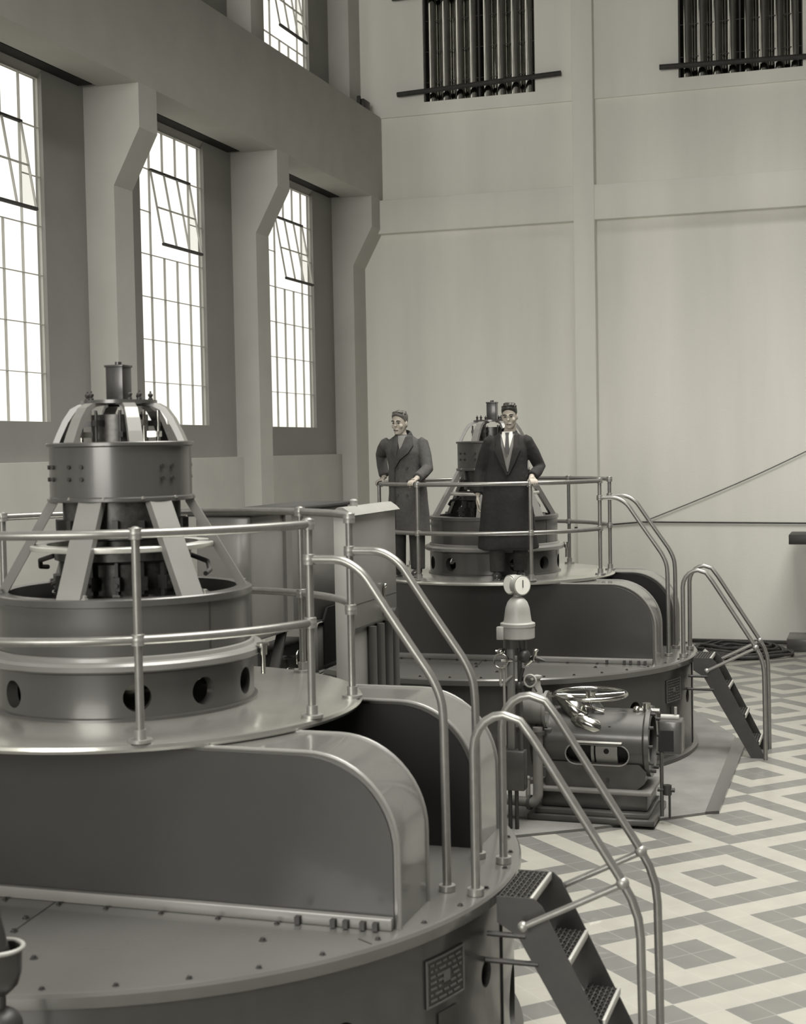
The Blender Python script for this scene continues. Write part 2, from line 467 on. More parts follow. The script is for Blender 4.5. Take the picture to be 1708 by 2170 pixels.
for j in range(9): f.box(-4.5, 4.5, -.03, .03, 8.6*j/8-.03, 8.6*j/8+.03)
f.build('window_frame', M['frame_dark'], r)

# concrete plinth slab round the far machine with a dark band along its right edge
struct(MB().prism([(-1.40, 15.6), (-1.36, 12.30), (-2.20, 11.58), (-2.9, 11.10), (-6.8, 11.10), (-6.8, 17.5), (-2.2, 17.5)], 0.001, .022, 'z').build(trimname(), M['concrete']))
struct(MB().prism([(-1.40, 15.5), (-1.36, 12.30), (-1.25, 12.36), (-1.27, 15.5)], 0.001, .026, 'z').build(trimname(), M['paint']))

# ------------------------------------------------------------------ generator
XU, YU1, YU2 = -3.823, 6.92, 14.904
def ringpt(a, r, z=0): return (r*cos(R(a)), r*sin(R(a)), z)
def bolt_mb(r=.011, h=.014):
    m = MB(); m.lathe([(1e-5, 0), (r*1.6, 0), (r*1.6, h*.25), (r, h*.3), (r, h), (1e-5, h*1.15)], 6); return m
def make_generator():
    root = empty('hydro_generator', (XU, YU1, 0))
    # drum shell
    d = MB().lathe([(1.90, .02), (2.10, .02), (2.10, .06), (2.055, .075), (2.055, .925), (1.90, .925), (1.90, .02)], 144)
    drum = d.build('drum', M['drum'], root)
    cut = []
    def port(a, z, ry, rz):
        M_ = Matrix.Rotation(R(a), 4, 'Z') @ Matrix.Translation((1.7, 0, z)) @ Matrix.Rotation(pi/2, 4, 'Y')
        m = MB().lathe([(1e-5, 0), (1, 0), (1, .6), (1e-5, .6)], 28)
        for v in m.bm.verts: v.co = M_ @ Vector((v.co.x*rz, v.co.y*ry, v.co.z))
        o = m.build('c', M['black']); o.location = root.location; cut.append(o)
    for a, z, ry, rz in ((-7.0, .60, .062, .068), (8.5, .27, .15, .18), (-36, .62, .065, .068), (-64, .62, .065, .068)):
        port(a, z, ry, rz)
    boolean(drum, cut)
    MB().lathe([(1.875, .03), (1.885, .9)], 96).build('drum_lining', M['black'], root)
    # vertical joint, nameplates
    MB().box(2.05, 2.062, -.006, .006, .08, .92, M=Matrix.Rotation(R(-.5), 4, 'Z')).build('drum_joint', M['black'], root)
    def curved_plate(a0, a1, z0, z1, r0, r1):
        return MB().lathe([(r0, z0), (r1, z0), (r1, z1), (r0, z1), (r0, z0)], 16, a0=R(a0), a1=R(a1))
    np_ = curved_plate(-22.6, -14.3, .61, .83, 2.05, 2.064).build('nameplate', M['plate'], root)
    fr = MB()
    for z in (.615, .825): fr.lathe([(2.062, z-.004), (2.069, z-.004), (2.069, z+.004), (2.062, z+.004)], 16, a0=R(-22.6), a1=R(-14.3))
    for a in (-22.5, -14.4): fr.box(2.062, 2.069, -.004, .004, .61, .83, M=Matrix.Rotation(R(a), 4, 'Z'))
    rl = random.Random(3)
    fr.build('plate_border', M['plate_text'], np_)
    tx = MB()
    for row in range(7):
        z = .80 - row*.027
        a = -21.9
        while a < -15.2:
            L = rl.uniform(.5, 1.7); a1 = min(a+L, -14.9)
            if not (row in (2, 3, 4) and -19.5 < a < -17.6):
                tx.lathe([(2.063, z-.0045), (2.0675, z-.0045), (2.0675, z+.0045), (2.063, z+.0045)], 4, a0=R(a), a1=R(a1))
            a = a1 + .35
    tx.lathe([(2.063, .70), (2.068, .70), (2.068, .75), (2.063, .75)], 4, a0=R(-19.2), a1=R(-17.7))
    tx.build('plate_lettering', M['plate_text'], np_)
    curved_plate(-20.3, -16.0, .46, .565, 2.05, 2.064).build('small_plate', M['plate'], root)
    # top deck
    MB().lathe([(1e-5, .93), (2.0, .93), (2.075, .925), (2.098, .935), (2.10, .95), (2.10, .982), (2.09, .996), (2.07, 1.0), (1e-5, 1.0)], 160).build('deck', M['deck'], root)
    for a, ra, rb in ((-84, .93, 1.38), (-32, 1.98, 2.07), (41, 1.4, 2.07), (75, 1.4, 2.07)):
        MB().box(ra, rb, -.004, .004, 1.0, 1.0015, M=Matrix.Rotation(R(a), 4, 'Z')).build('deck_joint', M['iron'], root)
    # arm housings
    def housing(s, nm):
        ya, yb = (-.885, -.459) if s < 0 else (.459, .885)
        rc, X, Z = .43, 1.816, 1.775
        prof = [(-X, 1.0)] + [(-X+rc - rc*cos(a), Z-rc + rc*sin(a)) for a in [pi/2*k/14 for k in range(15)]] \
             + [(X-rc + rc*sin(a), Z-rc + rc*cos(a)) for a in [pi/2*k/14 for k in range(15)]] + [(X, 1.0)]
        h = MB().prism(prof, ya+.006, yb-.006, 'y').build('arm_housing', M['paint_gloss'], root, ang=R(25))
        for yq in (ya, yb):
            m = MB().tube([(x, yq, z) for x, z in prof], .010, n=8)
            m.build('edge_bead', M['paint_light'], h)
        inner = [(x*.985, 1.0 + (z-1.0)*.975) for x, z in prof]
        MB().prism(inner, ya-.002, ya+.010, 'y').build('side_sheet', M['paint_dark'] if s < 0 else M['black'], h)  # gap sides black: shade of the passage put into the colour
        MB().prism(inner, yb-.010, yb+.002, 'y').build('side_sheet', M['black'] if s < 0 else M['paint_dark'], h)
        return h
    h1_ = housing(-1, ''); h2_ = housing(1, '')
    fl = MB().box(-1.80, 1.79, -.925, -.885, 1.0, 1.055, bev=.006).build('foot_angle', M['paint_light'], root)
    for i, x in enumerate((1.35, 1.52, 1.58, 1.66, 1.72)):
        m = MB().box(-.012, .012, -.03, 0, 0, .035); o = m.build('lug', M['iron'], fl); o.location = (x, -.925, 1.005)
    MB().lathe([(.84, 1.0), (.84, 1.775)], 72).build('shade_core', M['black'], root)  # black core added to stop light passing between the arms
    # platform
    MB().lathe([(1e-5, 1.775), (1.235, 1.775), (1.258, 1.780), (1.266, 1.795), (1.26, 1.81), (1.24, 1.816), (1e-5, 1.816)], 128).build('platform', M['platform'], root)
    # exciter base with round holes
    b0 = MB().lathe([(.62, 1.816), (.70, 1.816), (.70, 1.83), (.682, 1.835), (.682, 2.05), (.62, 2.05), (.62, 1.816)], 120).build('exciter_base', M['paint'], root)
    cut = []
    for k in range(12):
        a = -87 + 30*k
        M_ = Matrix.Rotation(R(a), 4, 'Z') @ Matrix.Translation((.5, 0, 1.932)) @ Matrix.Rotation(pi/2, 4, 'Y')
        o = MB().lathe([(1e-5, 0), (.070, 0), (.070, .3), (1e-5, .3)], 28, M=M_).build('c', M['black']); o.location = root.location; cut.append(o)
    boolean(b0, cut)
    MB().lathe([(.34, 1.82), (.34, 1.90), (.42, 1.93), (.42, 1.97), (.30, 2.0), (.30, 2.05)], 48).build('inner_shaft', M['steel'], root)
    MB().lathe([(.615, 2.055), (.70, 2.055), (.725, 2.06), (.737, 2.07), (.737, 2.095), (.725, 2.108), (.690, 2.112), (.685, 2.13), (.672, 2.135)], 120).build('exciter_flange', M['paint_light'], root)
    MB().lathe([(.668, 2.11), (.668, 2.375), (.680, 2.380), (.680, 2.412), (.672, 2.418), (.60, 2.418), (.60, 2.30)], 120).build('exciter_cylinder', M['paint'], root)
    MB().disc(.60, 2.27, 2.30, 64).build('inner_floor', M['black'], root)
    sm = MB().box(.660, .6705, -.004, .004, 2.11, 2.41, M=Matrix.Rotation(R(-22), 4, 'Z')); sm.build('cylinder_seam', M['iron'], root)
    # lower spider: six raked flat bars
    for k in range(6):
        a = (-86, -30, 25, 94, 150, 208)[k]
        p0, p1 = (.655, 2.415), (.375, 2.90); t = .046
        dx, dz = p1[0]-p0[0], p1[1]-p0[1]; L = sqrt(dx*dx+dz*dz); nx, nz = dz/L*t, -dx/L*t
        poly = [(p0[0], p0[1]), (p1[0], p1[1]), (p1[0]-nx, p1[1]-nz), (p0[0]-nx, p0[1]-nz)]
        MB().prism(poly, -.064, .064, 'y', M=Matrix.Rotation(R(a), 4, 'Z')).build('raked_bar', M['paint_light'], root)
        o = bolt_mb(.012, .02).build('bolt', M['railfit'], root); o.location = ringpt(a+7.5, .645, 2.418)
    MB().lathe([(.40, 2.632), (.482, 2.632), (.486, 2.64), (.486, 2.655), (.48, 2.66), (.40, 2.66), (.40, 2.632)], 96).build('middle_ring', M['ring'], root)
    # commutator and brush gear
    MB().lathe([(.50, 2.30), (.50, 2.34), (.34, 2.36), (.30, 2.40), (.30, 2.56), (.36, 2.58), (.36, 2.62), (.25, 2.64), (.25, 2.68), (.31, 2.69), (.31, 2.89)], 64).build('commutator', M['copper'], root)
    b1 = None
    for k in range(16):
        if b1 is None:
            br = MB(); br.box(.30, .37, -.018, .018, 2.43, 2.50); br.box(.31, .34, -.008, .008, 2.36, 2.60)
            br.cyl((.37, .0, 2.46), (.388, 0, 2.46), .011); b1 = br.build('brush_holder', M['iron'], root)
            b3 = MB().box(.25, .35, -.015, .015, 2.72, 2.79).build('upper_brush', M['iron'], root)
            b4 = MB().box(.37, .378, -.02, .02, 2.40, 2.412).build('brush_clip', M['steel'], root)
        else:
            for q in (b1, b3, b4):
                o = q.copy(); COL.objects.link(o); o.rotation_euler = (0, 0, 2*pi*k/16)
    MB().tube([ringpt(a, .52+.03*sin(R(a*3)), 2.34+.03*cos(R(a*5))) for a in range(0, 360, 10)], .012, closed=True).build('lead_cable', M['rope'], root)
    for a0, z0, z1 in ((196, 2.52, 2.60), (18, 2.50, 2.58)):
        MB().tube([ringpt(a0-22, .50, z0), ringpt(a0-10, .48, z0+.01), ringpt(a0, .45, (z0+z1)/2+.01), ringpt(a0+14, .36, z1)], .013).build('lead_cable', M['rope'], root)
    # upper drum
    ud = MB().lathe([(.30, 2.885), (.383, 2.885), (.389, 2.89), (.389, 2.905), (.380, 2.91), (.374, 2.912), (.374, 3.168), (.380, 3.172), (.389, 3.175), (.389, 3.19), (.383, 3.195), (.33, 3.195), (.33, 3.15)], 96).build('upper_drum', M['paint'], root)
    for a in (-127, -105, -93, -30+2, -18, 40, 100, 160, 220):
        for z in (3.068, 3.005):
            o = MB().cyl((0, 0, 0), (.012, 0, 0), .011, n=8).build('bolt', M['iron'], ud); o.location = ringpt(a, .373, z); o.rotation_euler = (0, 0, R(a))
    for k in range(12):
        o = bolt_mb(.009, .012).build('bolt', M['railfit'], ud); o.location = ringpt(15+30*k, .381, 2.90)
    MB().disc(.33, 3.14, 3.15, 48).build('drum_cover', M['black'], root)
    # bonnet of six curved arms
    cur = [(.360, 3.193), (.335, 3.25), (.300, 3.32), (.26, 3.375), (.215, 3.398), (.15, 3.405)]
    for k in range(6):
        a = -108 + 60*k; m = MB()
        hw = .037
        ou = cur; inn = [(r-.028, z-.016) for r, z in cur]
        poly = ou + inn[::-1]
        vs = []; n = len(cur)
        for i in range(n-1):
            q = [ou[i], ou[i+1], inn[i+1], inn[i]]
            m.prism(q, -hw*(1-.04*i), hw*(1-.04*i), 'y', M=Matrix.Rotation(R(a), 4, 'Z'))
        bmesh.ops.remove_doubles(m.bm, verts=m.bm.verts, dist=.0008)
        m.build('bonnet_arm', M['paint_light'], root, ang=R(45))
    MB().disc(.20, 3.398, 3.416, 48).build('bonnet_top', M['paint'], root)
    MB().disc(.15, 3.15, 3.34, 32).build('slip_ring', M['copper'], root)
    for k in range(10):
        Mx = Matrix.Rotation(2*pi*k/10+.2, 4, 'Z'); sg = MB(); sg.cyl(Mx @ Vector((.21, 0, 3.15)), Mx @ Vector((.21, 0, 3.36)), .008); sg.box(.15, .225, -.012, .012, 3.22+.06*(k % 2), 3.25+.06*(k % 2), M=Mx)
        sg.build('slip_ring_brush', M['iron'] if k % 3 else M['steel'], root)
    for a in (-150, -122, -42, -22, 30, 80, 130):
        ins = MB().lathe([(1e-5, 0), (.013, 0), (.013, .012), (.008, .016), (.014, .028), (.014, .034), (.005, .04), (.005, .05), (1e-5, .052)], 12).build('terminal', M['iron'], root)
        ins.location = ringpt(a, .165, 3.414)
    bx = MB().box(-.050, .050, -.05, .05, 3.416, 3.596, bev=.004).build('governor_head', M['paint_dark'], root)
    MB().box(-.055, .055, -.055, .055, 3.592, 3.604, bev=.002).build('lid', M['paint_dark'], bx)
    MB().cyl((0, 0, 3.60), (0, 0, 3.622), .018).build('lid_knob', M['paint_dark'], bx)
    # small oil valve on the flange
    v = MB().cyl((0, 0, 0), (0, 0, .05), .022).cyl((0, 0, .05), (0, 0, .062), .034).cyl((.0, 0, -.10), (0, 0, 0), .012).build('oil_valve', M['steel'], root)
    v.location = ringpt(8, .76, 2.06)
    # deck bolts
    bl = [(-.133, -.895-.045)]
    bp = [(x, -.906-.0) for x in (-1.6, -1.3, -1.0, -.70)]
    for x in (.385, .673, .963, 1.254, .133, -.16, -.45, -.75): o = bolt_mb(.010, .012).build('bolt', M['iron'], root); o.location = (x, -.955, 1.0)
    for x, y in ((.098, -1.181), (.427, -1.638), (1.282, -1.179), (.149, -1.357)): o = bolt_mb(.012, .014).build('bolt', M['iron'], root); o.location = (x, y, 1.0)
    for k in range(24):
        a = -96 + 8.2*k if k < 12 else 4 + 8.2*(k-12)
        o = bolt_mb(.010, .012).build('bolt', M['iron'], root); o.location = ringpt(a, 2.045, .999)
    return root
GL = ['large grey domed generator unit nearest the camera, cut by the left edge of the photo',
      'smaller looking grey generator unit further back, with two men standing on its round platform']
gen1 = tag(make_generator(), GL[0], 'generator', 'vertical shaft generators in the hall')

# ------------------------------------------------------------------ guard rail on the platform
def collar(mb, p, r=.031, h=.05):
    p = Vector(p); mb.cyl(p-Vector((0, 0, h/2)), p+Vector((0, 0, h/2)), r, n=14)
def make_railing():
    root = empty('guard_railing', (XU, YU1, 1.816))
    z0 = 1.816; RR = 1.218
    for z, nm in ((2.77, 'top_rail'), (2.285, 'mid_rail')):
        MB().tube([ringpt(a, RR, z-z0) for a in [13.8 + (346.2-13.8)*i/96 for i in range(97)]], .0215, n=12).build(nm, M['rail'], root)
    for a in (13.8, 61, 108.8, 154, 206, 246, 301.5, 346.2):
        p = MB().cyl(ringpt(a, RR, 0), ringpt(a, RR, 2.79-z0), .0195).build('post', M['rail'], root)
        for z in (2.77, 2.285) + ((2.597,) if a in (13.8, 346.2) else ()):
            f = MB(); collar(f, (0, 0, 0)); f.ell((0, 0, 0), .032, .032, .034)
            f.build('fitting', M['railfit'], p).location = ringpt(a, RR, z-z0)
        f = MB(); f.cyl((0, 0, 0), (0, 0, .015), .055); f.cyl((0, 0, .015), (0, 0, .06), .028)
        f.build('foot_flange', M['railfit'], p).location = ringpt(a, RR, 0)
    for s, y in ((-1, -.2905), (1, .2905)):
        pts = [(1.183, y, 2.597), (1.36, y, 2.597), (1.46, y, 2.535), (1.60, y, 2.325), (1.805, y, 2.03), (1.85, y, 1.93), (1.858, y, 1.82), (1.862, y, 1.02)]
        h = MB().tube([(a, b, c-z0) for a, b, c in pts], .0215, fillet=.12, n=12).build('handrail', M['rail'], root)
        MB().cyl((1.862, y, 1.002-z0), (1.862, y, 1.03-z0), .04).build('foot_flange', M['railfit'], h)
    return root
rail1 = tag(make_railing(), 'pipe guard railing circling the platform of the nearest generator', 'railing', 'pipe railings round the generator platforms')

# ------------------------------------------------------------------ steel stair with looped handrails
def make_stair():
    root = empty('steel_stair', (XU+2.5, YU1, 0)); ox = -2.5
    ya, yb = -.262, .185
    for y in (ya, yb):
        poly = [(2.10, .92), (2.10, .985), (2.28, .985), (2.32, .95), (2.80, 0), (2.66, 0), (2.20, .80), (2.10, .86)]
        MB().prism([(a+ox, b) for a, b in poly], y-.006, y+.006, 'y').build('stringer', M['iron'], root)
    for i, (x1, z) in enumerate(((2.275, .985), (2.455, .705), (2.615, .43), (2.745, .165))):
        x0 = x1 - .165; m = MB(); n = 6
        for k in range(n+1):
            x = x0 + (x1-x0-.012)*k/n
            m.box(x-.0022+ox, x+.0022+ox, ya+.006, yb-.006, z-.028, z)
        m2 = MB()
        for k in range(n):
            xa = x0 + (x1-x0-.012)*k/n; xb = x0 + (x1-x0-.012)*(k+1)/n; N_ = 9
            for j in range(N_):
                y0 = ya+.006 + (yb-ya-.012)*j/N_; y1 = ya+.006 + (yb-ya-.012)*(j+1)/N_; ym = (y0+y1)/2
                sgn = 1 if k % 2 == 0 else -1
                A = (xa+ox, y0) if sgn > 0 else (xb+ox, y0); B_ = (xb+ox, ym) if sgn > 0 else (xa+ox, ym); C_ = (xa+ox, y1) if sgn > 0 else (xb+ox, y1)
                for P, Q in ((A, B_), (B_, C_)):
                    d = Vector((Q[0]-P[0], Q[1]-P[1])); nn = Vector((-d.y, d.x)).normalized()*.0018
                    m2.prism([(P[0]+nn.x, P[1]+nn.y), (Q[0]+nn.x, Q[1]+nn.y), (Q[0]-nn.x, Q[1]-nn.y), (P[0]-nn.x, P[1]-nn.y)], z-.022, z-.002, 'z')
        t = m.build('tread', M['tread'], root); m2.build('lattice', M['tread'], t)
        MB().box(x1-.016+ox, x1+ox, ya+.006, yb-.006, z-.035, z+.003, bev=.003).build('nosing', M['nosing'], t)
    MB().cyl((2.05+ox, ya, .80), (2.24+ox, ya, .80), .013).build('bracket', M['iron'], root)
    MB().cyl((2.04+ox, ya, .67), (2.30+ox, ya, .67), .013).build('bracket', M['iron'], root)
    for y in (-.32, .23):
        # arched top
        pts = [(2.012, 1.02), (2.012, 1.70)] + [(2.012+.15*(1-cos(t)), 1.70+.17*sin(t)) for t in [pi*.5*k/5 for k in range(1, 6)]] \
            + [(2.24, 1.845), (2.30, 1.765), (2.36, 1.672), (2.70, 1.14), (2.755, 1.04), (2.785, .95), (2.795, .86), (2.800, .5), (2.803, .0)]
        h = MB().tube([(a+ox, y, b) for a, b in pts], .0215, n=12).build('handrail', M['rail'], root)
        MB().cyl((2.012+ox, y, 1.002), (2.012+ox, y, 1.035), .04).build('foot_flange', M['railfit'], h)
        for q in ((2.715+ox, y, 1.11, .031), (2.24+ox, y, .865, .027)):
            MB().ell(q[:3], q[3], q[3], q[3]).build('fitting', M['railfit'], h)
        MB().cyl((2.715+ox, y, 1.105), (2.24+ox, y, .865), .0165).build('brace', M['rail'], h)
    return root
st1 = tag(make_stair(), 'steel grated stair with looped pipe handrails at the nearest generator', 'stair', 'steel stairs up to the generator decks')

gen2 = copy_tree(gen1); rail2 = copy_tree(rail1); st2 = copy_tree(st1)
for o in (gen2, rail2, st2): o.location.y += YU2-YU1
gen2['label'] = GL[1]
rail2['label'] = 'pipe guard railing of the far platform, gripped by two men in overcoats'
st2['label'] = 'dark steel stair with looped handrails at the far generator, beside the cable heap'

# ------------------------------------------------------------------ people
def lerp(tab, z):
    if z <= tab[0][0]: return tab[0][1:]
    for a, b in zip(tab, tab[1:]):
        if z <= b[0]:
            t = (z-a[0])/(b[0]-a[0]); t = t*t*(3-2*t)*.5 + t*.5
            return tuple(p*(1-t)+q*t for p, q in zip(a[1:], b[1:]))
    return tab[-1][1:]
def ik(S, H, l1, l2, pole):
    S = Vector(S); H = Vector(H); d = H-S; L = min(d.length, (l1+l2)*.995); n = d.normalized()
    a = (l1*l1 - l2*l2 + L*L)/(2*L); h = sqrt(max(0, l1*l1-a*a))
    p = Vector(pole); p = (p - n*p.dot(n)).normalized()
    return S + n*a + p*h
def make_person(name, loc, rz, P):
    """P: pose in local coordinates, the figure faces -y; head, shoulders, hands and feet positions"""
    hx, hy, hz = P['head']; k = 1.0
    root_m = Matrix.Translation(Vector(loc)) @ Matrix.Rotation(rz, 4, 'Z'); inv = root_m.inverted()
    b = MB()
    # head: lofted rings, turned and tilted
    HM = Matrix.Translation((hx, hy, hz)) @ Matrix.Rotation(P.get('turn', 0), 4, 'Z') @ Matrix.Rotation(P.get('nod', 0), 4, 'X') @ Matrix.Rotation(P.get('tilt', 0), 4, 'Y')
    prof = [(-.118, .020, .022, -.050), (-.108, .036, .040, -.040), (-.085, .050, .064, -.022), (-.055, .060, .080, -.008), (-.02, .067, .089, -.002), (.02, .072, .094, .002),
            (.055, .074, .097, .006), (.085, .068, .090, .010), (.108, .052, .070, .012), (.122, .028, .040, .012), (.126, .006, .008, .012)]
    rings = []
    for z, rx, ry, oy in prof:
        rings.append([HM @ Vector((rx*cos(2*pi*i/24), oy + ry*sin(2*pi*i/24), z)) for i in range(24)])
    b.loft(rings)
    def he(c, rx, ry, rz_): b.ell(c, rx, ry, rz_, M=HM)
    he((0, -.100, -.022), .013, .019, .012); he((0, -.094, .000), .008, .014, .030)
    he((0, -.084, .026), .050, .014, .009); he((0, -.086, -.066), .024, .014, .010); he((0, -.080, -.098), .020, .018, .016)
    for sx in (-1, 1):
        he((sx*.073, .006, -.008), .010, .020, .031); he((sx*.040, -.062, -.028), .022, .022, .024)
    neck0 = Vector((hx*.6, .015, hz-.235))
    b.tube([neck0, HM @ Vector((0, .012, -.10)), HM @ Vector((0, .01, -.04))], [.070, .056, .056], n=18)
    # torso, pelvis, legs
    tor = [(.84, .15, .10, 0, 0), (.95, .16, .11, 0, 0), (1.08, .14, .10, 0, 0), (1.25, .165, .115, 0, 0), (1.36, .17, .11, 0, .01), (1.43, .09, .07, 0, .015)]
    lean = P.get('lean', (0, 0))
    def off(z):
        t = max(0, (z-.85)/.6); return hx*.62*t, hy*.5*t
    rings = []
    for z, rx, ry, ox, oy in tor:
        a, c = off(z); rings.append([(a + rx*cos(2*pi*i/24), c + oy + ry*sin(2*pi*i/24), z) for i in range(24)])
    b.loft(rings)
    for (fx, fy) in P['feet']:
        s_ = 1 if fx > 0 else -1
        b.tube([(s_*.085, 0, .90), (fx*.9, fy*.55-.01, .50), (fx, fy+.01, .10)], [.085, .056, .042], n=16)
        b.ell((fx, fy-.04, .045), .030, .075, .025)
    sh = []
    for sx in (-1, 1):
        a, c = off(1.37); sh.append(Vector((a + sx*P.get('shw', .185), c + .01, P.get('shz', 1.36))))
    hands = []
    for i, sx in enumerate((-1, 1)):
        hp = P['hands'][i]
        if hp['mode'] == 'grip':
            rp = inv @ Vector(hp['rail']); rt_ = (inv.to_3x3() @ Vector(hp['tan'])).normalized(); ro_ = (inv.to_3x3() @ Vector(hp['out'])).normalized()
            up = Vector((0, 0, 1)); wrist = rp - ro_*.055 + up*.055 + rt_*hp.get('slide', 0)
        else:
            wrist = Vector(hp['pos'])
        el = ik(sh[i], wrist, .30, .27, hp.get('pole', (sx*.6, .8, -.1)))
        b.tube([sh[i], sh[i]*.5+el*.5, el, el*.45+wrist*.55, wrist], [.058, .048, .041, .036, .027], n=16)
        hands.append((wrist, el))
        if hp['mode'] == 'grip':
            c = rp - ro_*.020 + up*.040
            b.tube([wrist, wrist*.4+c*.6, c + ro_*.012 + up*.002], [.026, .036, .034], n=14, flat=.62)
            for j, t in enumerate((-.033, -.011, .011, .032)):
                ln = (0.8, 1.0, .95, .75)[j]; rad = .0098 - .0006*j
                arc = [rp + rt_*t + (up*cos(a) + ro_*sin(a))*.0335 for a in [R(q) for q in (-18, 12, 42, 72, 72+38*ln)]]
                b.tube(arc, [rad*1.05, rad*1.05, rad, rad*.95, rad*.85], n=10)
                b.ell(arc[-1], rad*.85, rad*.85, rad*.85, 10, 8); b.ell(arc[1], rad*1.15, rad*1.15, rad*1.15, 10, 8)
            st = rt_*(-.036*sx*1.0)
            th = [c - ro_*.012 + st*.7, rp - ro_*.034 + st*1.3 + up*.012, rp - ro_*.030 + st*1.45 - up*.016, rp - ro_*.010 + st*1.4 - up*.033]
            b.tube(th, [.013, .012, .0105, .009], n=10)
        else:
            d = Vector((0, -.12, -1)).normalized(); pal = wrist + d*.05
            b.tube([wrist, pal, wrist + d*.085], [.026, .036, .034], n=14, flat=.55)
            for j, t in enumerate((-.028, -.009, .010, .028)):
                ln = (.065, .075, .070, .055)[j]; base = wrist + d*.085 + Vector((0, t, 0))
                inw = Vector((-sx*.6, -.1, -.6)).normalized()
                b.tube([base, base + d*ln*.45, base + d*ln*.7 + inw*ln*.3, base + d*ln*.75 + inw*ln*.6], [.0098, .0095, .009, .0078], n=10)
            b.tube([wrist + d*.03 + Vector((0, -.026, 0)), wrist + d*.055 + Vector((-sx*.01, -.045, 0)), wrist + d*.085 + Vector((-sx*.018, -.052, 0)), wrist + d*.105 + Vector((-sx*.024, -.050, 0))], [.013, .012, .010, .0085], n=10)
    body = b.build(name, M['skin']); remesh(body, .0062, .5, 2)
    body.location = loc; body.rotation_euler = (0, 0, rz)
    # face marks
    e = MB()
    for sx in (-1, 1): e.ell((sx*.030, -.0865, .006), .013, .006, .0065, 12, 8, M=HM)
    e.build('eyes', M['hair'], body)
    e = MB()
    for sx in (-1, 1): e.tube([HM @ Vector((sx*.014, -.099, .026)), HM @ Vector((sx*.032, -.098, .031)), HM @ Vector((sx*.050, -.086, .026))], .0055, n=8)
    e.build('eyebrows', M['hair'], body)
    MB().tube([HM @ Vector((x, -.1005+abs(x)*.28, -.066)) for x in (-.024, -.012, 0, .012, .024)], .0042, n=8).build('mouth', M['coat_grey'], body)
    # hair: a cap lofted over the crown, thicker at the front and cut above the ears
    hr = []; n = 32
    for (z, gr, lim) in ((.0, .0015, 0), (.02, .0025, 0), (.04, .004, 0), (.06, .005, 0), (.08, .0065, 0), (.10, .009, 0), (.115, .009, 0), (.126, .007, 0), (.133, .003, 0), (.135, .000, 0)):
        rx, ry, oy = lerp([(p[0], p[1], p[2], p[3]) for p in prof], min(z, .126))[:3]
        if z > .12: f = max(.05, (.137-z)/.030); rx, ry = .052*f, .070*f
        ring = []
        for i in range(n):
            a = 2*pi*i/n; fr = max(0, -sin(a))          # 1 towards the face
            zz = z + P.get('hairline', .060)*(fr**1.2)*max(0, (1 - z/.11)) - .055*max(0, sin(a))*max(0, 1-z/.06) + .004*sin(a*7+z*60)*(z > .03) - .018*max(0, 1-abs(abs(cos(a))-.97)*18)*max(0, 1-z/.04)
            ring.append(HM @ Vector(((rx+gr)*cos(a), oy + (ry+gr*(1+.5*fr))*sin(a), zz)))
        hr.append(ring)
    hm = MB().loft(hr); 
    for (qx, qy, qz, qr) in ((-.030, -.060, .112, .020), (-.008, -.070, .116, .022), (.016, -.070, .118, .025), (.040, -.052, .112, .024), (.054, -.010, .100, .024), (-.050, -.005, .098, .022), (.010, -.03, .124, .028), (-.025, .03, .118, .03), (.03, .03, .114, .03)):
        hm.ell((qx, qy, qz), qr*1.15, qr*.9, qr*.62, M=HM)
    h_o = hm.build('hair', P['hair'], body); remesh(h_o, .004, .5, 4)
    # overcoat
    ct = P['coat']; CM = P['coat_mat']
    def sec(z):
        hw, hd, oy = lerp(ct, z); a, c = off(z) if z > .85 else (0, 0); return hw, hd, a, c+oy
    rings = []; n = 72; zs = [P['hem'] + (1.46-P['hem'])*i/40 for i in range(41)]
    for z in zs:
        hw, hd, ox, oy = sec(z); fall = max(0, min(1, (1.05-z)/.6))
        ring = []
        for i in range(n):
            a = 2*pi*i/n; f = 1 + fall*(.045*sin(5*a+1.3+z*1.2) + .03*sin(9*a+2+z*2)) + .006*sin(3*a+z*22)*min(1, max(0, 1.4-z)*6)
            sq = .88; ca, sa = cos(a), sin(a)
            ring.append((ox + hw*f*math.copysign(abs(ca)**sq, ca), oy + hd*f*math.copysign(abs(sa)**sq, sa), z + .010*sin(4*a+1)*fall))
        rings.append(ring)
    c = MB().loft(rings)
    for i, sx in enumerate((-1, 1)):
        wr_, el = hands[i]; s0 = sh[i]; cuff = el*.10 + wr_*.90
        c.ell(s0 + Vector((-sx*.035, 0, -.002)), .080, .070, .056)
        m1 = s0*.55+el*.45; m2 = el*.5+cuff*.5
        wob = Vector((sx*.006, .004, 0))
        c.tube([s0 + Vector((-sx*.03, 0, .01)), s0, m1+wob, el, m2+wob, cuff], [.070, .070, .068, .062, .058, .054], n=20)
        for q, t in enumerate((.2, .45, .7)):
            pt = s0.lerp(el, t); c.ell(pt + Vector((sx*.004, .0, 0)), .072-.004*q, .070-.004*q, .020)
    co = c.build('overcoat', CM, body); remesh(co, .0105, .5, 3)
    # coat surface patches
    def patch(rows, offs, th, nm, m_, par=co, nx=8):
        mb = MB(); F = []; Bk = []
        for (z, xa, xb) in rows:
            hw, hd, ox, oy = sec(z); fr = []; bk = []
            for q in range(nx+1):
                x = xa + (xb-xa)*q/nx; u = max(-.97, min(.97, (x-ox)/hw))
                y = oy - hd*(1-abs(u)**2.27)**.44
                fr.append((x, y-offs-th, z)); bk.append((x, y-offs+.02, z))
            F.append(fr + bk[::-1])
        mb.loft(F); return mb.build(nm, m_, par)
